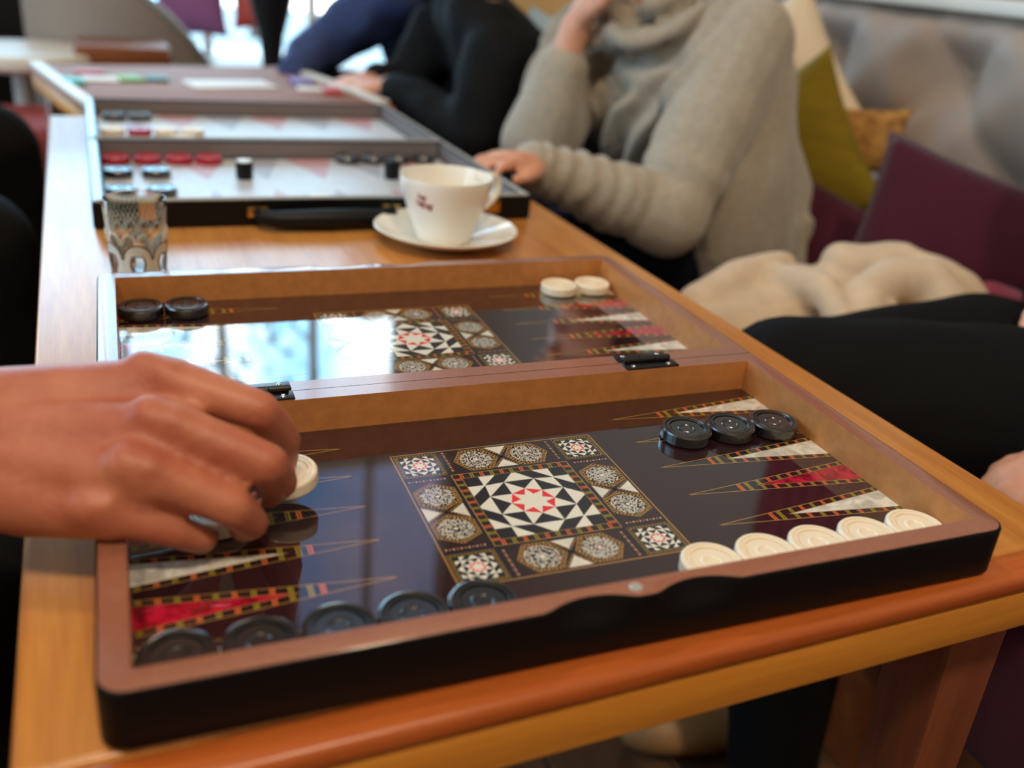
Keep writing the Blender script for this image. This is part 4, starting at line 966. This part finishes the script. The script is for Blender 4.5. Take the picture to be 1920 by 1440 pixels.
tr = [('e', V((-0.60, 0.12, -0.20)), (0.15, 0.19, 0.09)), ('c', [(V((-0.60, 0.04, -0.19)), 0.10), (V((-0.28, 0.04, -0.155)), 0.085), (V((-0.10, 0.05, -0.145)), 0.07), (V((-0.10, 0.05, -0.62)), 0.05)]), ('c', [(V((-0.60, 0.22, -0.19)), 0.10), (V((-0.28, 0.28, -0.155)), 0.085), (V((-0.11, 0.32, -0.145)), 0.07), (V((-0.10, 0.32, -0.62)), 0.05)])]
blob('trousers', rel(tr, po), M['darkcloth'], ph, 0.010, 5, foldfn(0.004, 18))
head_parts(V((-0.53, 0.12, 0.52)) - po, (0.85, 0.1, -0.25), (0.1, 0, 1), ph)

# ------------------------------------------------------------------ bench, sofa back, cushions, coat
t = thing('banquette', 'long tufted taupe sofa bench along the window sill side', 'sofa', (1.2, 0.9, FLOOR))
box_obj('plinth', (-0.02, 0, 0.10), (0.62, 5.0, 0.20), M['brown'], t, bevel=0.004)
b = MB(); b.box((-0.02, 0, 0.295), (0.68, 5.0, 0.19)); b.build('seat', M['burg'], t, bevel=0.03, seg=4)
ny, nz = 250, 40; Y0, Y1, Z0, Z1 = -2.4, 2.6, 0.37, 0.950
vs = []; fs = []
DY, DZ = 0.36, 0.17; by, bz = 1.07 - 0.9, 0.160 - FLOOR
def tuft(y, z):
    best = 9
    for j in range(-4, 5):
        for i in (round((y - by - (0.5 if j % 2 else 0)*DY)/DY),):
            for di in (-1, 0, 1):
                yy = by + (i + di + (0.5 if j % 2 else 0))*DY; zz = bz + j*DZ
                best = min(best, math.hypot((y - yy)/1.0, (z - zz)/1.0))
    u, v = (y - by)/DY, (z - bz)/(2*DZ)
    p, q = (u + v) % 1.0, (u - v) % 1.0
    crease = min(p, 1 - p, q, 1 - q)
    return 0.075*(1 - math.exp(-(best/0.085)**1.4)) - 0.012*math.exp(-(crease/0.05)**2)
for i in range(ny + 1):
    for j in range(nz + 1):
        y, z = Y0 + (Y1 - Y0)*i/ny, Z0 + (Z1 - Z0)*j/nz
        x = 0.26 + 0.06*(z - Z0) - tuft(y, z) + (0.05*max(0, (z - Z1 + 0.06)/0.06)**2)
        vs.append((x, y, z))
for i in range(ny):
    for j in range(nz): a = i*(nz + 1) + j; fs.append((a, a + 1, a + nz + 2, a + nz + 1))
n0 = len(vs); b = MB(); b.add(vs, fs); back = [(0.40, Y0, Z0), (0.40, Y1, Z0), (0.40, Y1, Z1), (0.40, Y0, Z1)]
bv = len(b.v); b.v += back
rim_top = [i*(nz + 1) + nz for i in range(ny + 1)]; rim_bot = [i*(nz + 1) for i in range(ny + 1)]
b.f += [tuple(rim_top) + (bv + 2, bv + 3), tuple(reversed(rim_bot)) + (bv, bv + 1), (bv, bv + 3, bv + 2, bv + 1), tuple(range(nz + 1)) + (bv + 3, bv), tuple(reversed(range(ny*(nz + 1), ny*(nz + 1) + nz + 1))) + (bv + 1, bv + 2)]
b.mi += [0]*5
b.build('tufted_back', M['sofa'], t, smooth=True, angle=60)
bme = None
for j in range(-1, 1):
    for i in range(-4, 5):
        y = by + (i + (0.5 if j % 2 else 0))*DY; z = bz + j*DZ
        if not (Y0 < y < Y1): continue
        x = 0.26 + 0.06*(z - Z0) - tuft(y, z) - 0.004
        if bme is None:
            b = MB(); b.sphere((0, 0, 0), (0.006, 0.013, 0.013), 14, 8); o = b.build('button', M['sofa'], t, smooth=True); bme = o
        else: o = bme.copy(); COL.objects.link(o); o.parent = t
        o.location = (x, y, z)

def cushion(name, label, c, n, up, w_, h_, th, m, rot=0.0, piping=None, group=None, corner=None):
    n = nrm(n); u = V(up); u = (u - n*u.dot(n)).normalized(); r = u.cross(n).normalized()

    cr, sr = math.cos(rot), math.sin(rot); r, u = r*cr + u*sr, u*cr - r*sr
    if corner: c = V(c) - r*(corner[0]*w_/2) - u*(corner[1]*h_/2)     # c names a corner (sign along r, sign along u)
    N = 22; vs = []; fs = []
    for sgn in (1, -1):
        for i in range(N + 1):
            for j in range(N + 1):
                a, bq = -1 + 2*i/N, -1 + 2*j/N
                pin = 1 - 0.10*(1 - abs(a)**2)*abs(bq)**4 ; pin2 = 1 - 0.10*(1 - abs(bq)**2)*abs(a)**4
                hgt = (max(0.0, 1 - abs(a)**2.6)**0.62)*(max(0.0, 1 - abs(bq)**2.6)**0.62)
                wob = 0.08*mnoise.noise(V((a*1.8, bq*1.8, c[0]*9 + sgn)))
                p = r*(a*w_/2*pin2) + u*(bq*h_/2*pin) + n*(sgn*th/2*(hgt*(1 + wob)))
                vs.append(tuple(p))
    K = (N + 1)**2
    for s in (0, 1):
        for i in range(N):
            for j in range(N):
                a = s*K + i*(N + 1) + j; q = (a, a + N + 1, a + N + 2, a + 1); fs.append(q if s == 0 else tuple(reversed(q)))
    me = bpy.data.meshes.new(name); me.from_pydata(vs, [], fs); bm = bmesh.new(); bm.from_mesh(me); bmesh.ops.remove_doubles(bm, verts=bm.verts, dist=1e-4); bmesh.ops.recalc_face_normals(bm, faces=bm.faces); bm.to_mesh(me); bm.free()
    o = link(name, me, m, None, True); o.location = c
    return tag(o, label, 'cushion', group)
cushion('cushion', 'large burgundy velvet cushion leaning on the tufted sofa back', (1.135, 0.868, 0.095), (-0.72, -0.60, 0.35), (0.455, -0.026, 0.89), 0.46, 0.44, 0.14, M['burg'], rot=0.16, corner=(-1, 1))
cushion('cushion', 'olive green velvet cushion pressed behind the grey sweater', (1.247, 1.185, 0.190), (-0.90, -0.43, 0.10), (-0.22, 0.55, 0.80), 0.30, 0.32, 0.10, M['olive'], corner=(1, 1))
cushion('cushion', 'cream cushion tilted on its corner behind the olive green one', (1.372, 1.128, 0.026), (-0.9, -0.43, 0.12), (0.05, 0.12, 1), 0.36, 0.36, 0.15, M['cream'], rot=0.62, corner=(1, -1))
cushion('cushion', 'ochre patterned cushion peeking out above the burgundy one', (1.350, 1.050, 0.100), (-0.9, -0.3, 0.2), (0.10, 0.05, 1), 0.20, 0.12, 0.05, M['ochre'], rot=0.1, corner=(1, 1))
cushion('cushion', 'smaller burgundy cushion wedged between the olive cushion and the coat', (1.195, 0.985, -0.175), (-0.72, -0.60, 0.35), (0.455, -0.026, 0.89), 0.32, 0.26, 0.12, M['burg'], rot=0.05)
cushion('cushion', 'dark pink cushion at the near end of the bench', (1.30, 0.02, -0.06), (-0.9, 0.1, 0.4), (0.3, 0, 1), 0.40, 0.36, 0.12, mat('dark_pink_velvet', (150, 54, 84), rough=0.8, sheen=0.6, bump=0.2, bscale=200))
cushion('cushion', 'rose velvet cushion resting on the seat beside the coat', (1.17, 0.555, -0.175), (-0.75, -0.5, 0.4), (0.3, 0, 1), 0.24, 0.22, 0.09, mat('rose_velvet', (156, 58, 86), rough=0.8, sheen=0.6, bump=0.2, bscale=200))
cushion('cushion', 'tan cushion at the far end of the bench', (1.20, 2.62, 0.06), (-0.6, -0.75, 0.2), (0.2, 0, 1), 0.56, 0.52, 0.16, M['tan'])
cushion('cushion', 'pale blue cushion beside the tan one', (1.20, 2.36, -0.05), (-0.8, -0.5, 0.2), (0.2, 0, 1), 0.24, 0.40, 0.10, M['paleblue'])
ct = []
for a, r in (([(0.67, 0.63, -0.150), (0.80, 0.67, -0.140), (0.92, 0.69, -0.135), (1.03, 0.66, -0.150)], (0.060, 0.068, 0.072, 0.07)), ([(0.72, 0.57, -0.18), (0.86, 0.58, -0.160), (0.98, 0.56, -0.150), (1.08, 0.52, -0.18)], (0.055, 0.066, 0.07, 0.06)),
             ([(0.76, 0.76, -0.19), (0.93, 0.78, -0.16), (1.06, 0.72, -0.15), (1.13, 0.62, -0.18)], (0.06, 0.07, 0.07, 0.06)),
             ([(0.86, 0.545, -0.105), (0.895, 0.590, -0.075), (0.95, 0.610, -0.062), (1.00, 0.595, -0.066), (1.02, 0.545, -0.100), (1.04, 0.50, -0.150)], (0.028, 0.028, 0.028, 0.030, 0.028, 0.026)),
             ([(0.83, 0.68, -0.080), (0.85, 0.61, -0.074), (0.835, 0.545, -0.100)], (0.022, 0.024, 0.022)), ([(0.95, 0.70, -0.070), (1.02, 0.66, -0.060), (1.07, 0.60, -0.080), (1.09, 0.53, -0.140)], (0.030, 0.030, 0.028, 0.026)),
             ([(0.92, 0.555, -0.095), (0.945, 0.525, -0.115), (0.94, 0.49, -0.145)], (0.020, 0.020, 0.018)), ([(0.70, 0.665, -0.105), (0.78, 0.70, -0.085), (0.86, 0.72, -0.078)], (0.026, 0.026, 0.024))):
    ct.append(('c', list(zip([V(p) for p in a], r))))
coatfold = foldfn(0.007, 13, (1, 1.6, 1), 5)
o = blob('coat', rel([(k_, [(p_ + V((0, 0, 0.010 if r_ < 0.035 else 0)), r_) for p_, r_ in ch_]) for k_, ch_ in ct], V((0.9, 0.6, -0.29))), M['coat'], None, 0.0060, 4, coatfold); o.location = (0.9, 0.6, -0.29)
tag(o, 'beige wool coat lying crumpled on the bench', 'coat')
# left seating
t = thing('bench', 'plain beige upholstered bench on the left of the table', 'bench', (-0.62, 0.75, FLOOR))
box_obj('base', (0, 0, 0.1), (0.5, 2.2, 0.2), M['brown'], t, bevel=0.004); b = MB(); b.box((0, 0, 0.30), (0.56, 2.24, 0.19)); b.build('seat', M['beigecloth'], t, bevel=0.03, seg=4)

# ------------------------------------------------------------------ papers and cards on the second table
for m, x, y, d, lb in (('cyan', -0.045, 1.715, (0.035, 0.05, 0.010), 'cyan card box near the left edge of the second table'), ('paper', 0.000, 1.775, (0.07, 0.06, 0.004), 'white folded paper beside the cyan box'), ('green', 0.055, 1.79, (0.045, 0.06, 0.006), 'green game card on the second table'),
                       ('dteal', 0.105, 1.80, (0.045, 0.05, 0.006), 'dark teal game card beside the green one'), ('paper', 0.245, 1.765, (0.17, 0.10, 0.003), 'wide white sheet lying across the second table'), ('violet', 0.395, 1.80, (0.04, 0.06, 0.012), 'violet card box near the right edge of the second table'),
                       ('cardred', 0.440, 1.70, (0.035, 0.05, 0.010), 'red card box near the right edge of the second table'), ('cardred', -0.02, 1.86, (0.05, 0.04, 0.006), 'small red card at the far left of the second table'), ('paper', 0.40, 1.735, (0.05, 0.05, 0.004), 'small white slip between the violet and red boxes')):
    b = MB(); b.box((0, 0, d[2]/2), d); o = b.build('game_card', M[m], None, bevel=0.001); o.location = (x, y, 0.0004); o.rotation_euler = (0, 0, 0.21 + rnd.uniform(-0.3, 0.3))
    tag(o, lb, 'card', 'cards and papers on the second table')

# ------------------------------------------------------------------ far background
t = thing('side_table', 'white round side table with thick rim in the far left', 'table', (-0.20, 2.62, FLOOR))
b = MB(); b.lathe([(0.00001, 0.595), (0.19, 0.595), (0.20, 0.605), (0.20, 0.625), (0.19, 0.635), (0.00001, 0.635)], 40); b.build('tabletop', M['white'], t, smooth=True)
b = MB(); b.lathe([(0.00001, 0.0), (0.15, 0.0), (0.14, 0.015), (0.03, 0.03), (0.025, 0.594), (0.00001, 0.594)], 24); b.build('pedestal', M['white'], t, smooth=True)
t = thing('stool', 'red upholstered stool below the white side table', 'stool', (-0.30, 2.28, FLOOR))
b = MB(); b.box((0, 0, 0.45), (0.42, 0.36, 0.14)); b.build('seat', M['redcloth'], t, bevel=0.03, seg=3)
for sx in (-1, 1):
    for sy in (-1, 1): box_obj('leg', (sx*0.16, sy*0.14, 0.19), (0.04, 0.04, 0.38), M['brown'], t, bevel=0.004)
t = thing('tub_chair', 'grey tub chair with pale piping by the far window', 'chair', (0.02, 3.12, FLOOR))
def drop(t_): x = max(0, min(1, (t_ - 0.20)/0.42)); return 0.30*x*x*(3 - 2*x)
def shell(r0, r1, zt, zb, n=28, a0=-2.3, a1=1.25):
    b = MB(); rings = []
    for k in range(n + 1):
        a = a0 + (a1 - a0)*k/n; zz = zt - drop(k/n); ca, sa = math.cos(a), math.sin(a)
        rings.append([(r0*ca, r0*sa, zb), (r1*ca, r1*sa, zb), (r1*ca, r1*sa, zz), ((r0 + r1)/2*ca, (r0 + r1)/2*sa, zz + 0.02), (r0*ca, r0*sa, zz)])
    b.loft(rings); return b, [(r1*math.cos(a0 + (a1 - a0)*k/n), r1*math.sin(a0 + (a1 - a0)*k/n), zt - drop(k/n) + 0.012) for k in range(n + 1)]
b, edge = shell(0.26, 0.33, 0.80, 0.16); b.build('shell', M['grey'], t, smooth=True, angle=50)
b = MB(); b.tube(edge, 0.010, 8); b.build('piping', M['piping'], t, smooth=True)
b = MB(); b.lathe([(0.00001, 0.25), (0.25, 0.25), (0.27, 0.28), (0.27, 0.40), (0.25, 0.43), (0.00001, 0.44)], 32); b.build('seat', M['grey'], t, smooth=True)
for a in (0.8, 2.4, 3.9, 5.5): box_obj('leg', (0.2*math.cos(a), 0.2*math.sin(a), 0.08), (0.035, 0.035, 0.16), M['brown'], t, bevel=0.004)
t = thing('wooden_stool', 'low brown wooden stool before the grey tub chair', 'stool', (0.055, 2.62, FLOOR))
box_obj('seat', (0, 0, 0.620), (0.24, 0.2, 0.085), M['brown'], t, bevel=0.012)
for sx in (-1, 1):
    for sy in (-1, 1): box_obj('leg', (sx*0.085, sy*0.07, 0.2885), (0.035, 0.035, 0.577), M['brown'], t, bevel=0.003)
t = thing('armchair', 'black armchair in the far left corner', 'chair', (-0.46, 3.62, FLOOR))
b = MB(); b.box((0, 0, 0.22), (0.56, 0.56, 0.36)); b.build('seat', M['leather'], t, bevel=0.05, seg=3)
b = MB(); b.box((0.0, -0.24, 0.52), (0.56, 0.14, 0.62)); b.build('backrest', M['leather'], t, bevel=0.05, seg=3)
b = MB(); b.box((0.27, 0.02, 0.40), (0.12, 0.5, 0.56)); b.build('armrest', M['leather'], t, bevel=0.04, seg=3)
b = MB(); b.box((-0.27, 0.02, 0.40), (0.12, 0.5, 0.56)); b.build('armrest', M['leather'], t, bevel=0.04, seg=3)
t = thing('vase', 'tall black tapered vase with bare stems before the window', 'vase', (0.510, 3.0, FLOOR))
b = MB(); b.lathe([(0.00001, 0.0), (0.13, 0.0), (0.13, 0.03), (0.045, 0.06), (0.034, 0.3), (0.032, 0.58), (0.040, 0.66), (0.062, 0.74), (0.085, 0.84), (0.10, 0.95), (0.094, 0.95), (0.055, 0.75), (0.00001, 0.70)], 32); b.build('vase_body', M['dark'], t, smooth=True)
for k in range(5):
    a = k*1.3; b = MB(); b.tube([(0, 0, 0.71), (0.04*math.cos(a), 0.04*math.sin(a), 0.95), (0.10*math.cos(a), 0.10*math.sin(a), 1.35)], [0.005, 0.004, 0.002], 6); b.build('stem', M['bark'], t, smooth=True)
t = thing('window_seat', 'white low window seat under the far glazing', 'bench', (0.68, 3.74, FLOOR))
box_obj('bench_top', (0, 0, 0.47), (1.3, 0.42, 0.04), M['white'], t, bevel=0.006); box_obj('front_panel', (0, -0.17, 0.225), (1.26, 0.03, 0.45), M['teal'], t, bevel=0.004)
cushion('cushion', 'purple cushion on the window seat', (0.31, 3.62, 0.03), (-0.2, -0.9, 0.3), (0, 0.3, 1), 0.26, 0.26, 0.10, M['purple'])
cushion('cushion', 'pink and red cushion on the window seat beside the vase', (0.56, 3.66, 0.03), (0.1, -0.9, 0.3), (0, 0.3, 1), 0.20, 0.20, 0.08, M['cardred'])
# red curtain on the right wall
t = thing('curtain', 'dark red curtain hanging on the wall above the sofa', 'curtain', (1.585, 1.33, 1.0))
rings = []
b = MB(); n = 60
for sgn in (0, 1):
    pass
fr = [(-0.018*math.sin(k/n*2*PI*6) - 0.004, -0.16 + 0.32*k/n) for k in range(n + 1)]
pts = [(x, y) for x, y in fr] + [(x + 0.006, y) for x, y in reversed(fr)]
b.loft([[(x, y, z) for x, y in pts] for z in (-0.68, 0.0, 0.9)]); b.build('cloth', M['curtain'], t, smooth=True, angle=60)
b = MB(); b.tube([(0.0, -0.2, 0.92), (0.0, 0.2, 0.92)], 0.012, 10); b.build('rod', M['dark'], t, smooth=True)
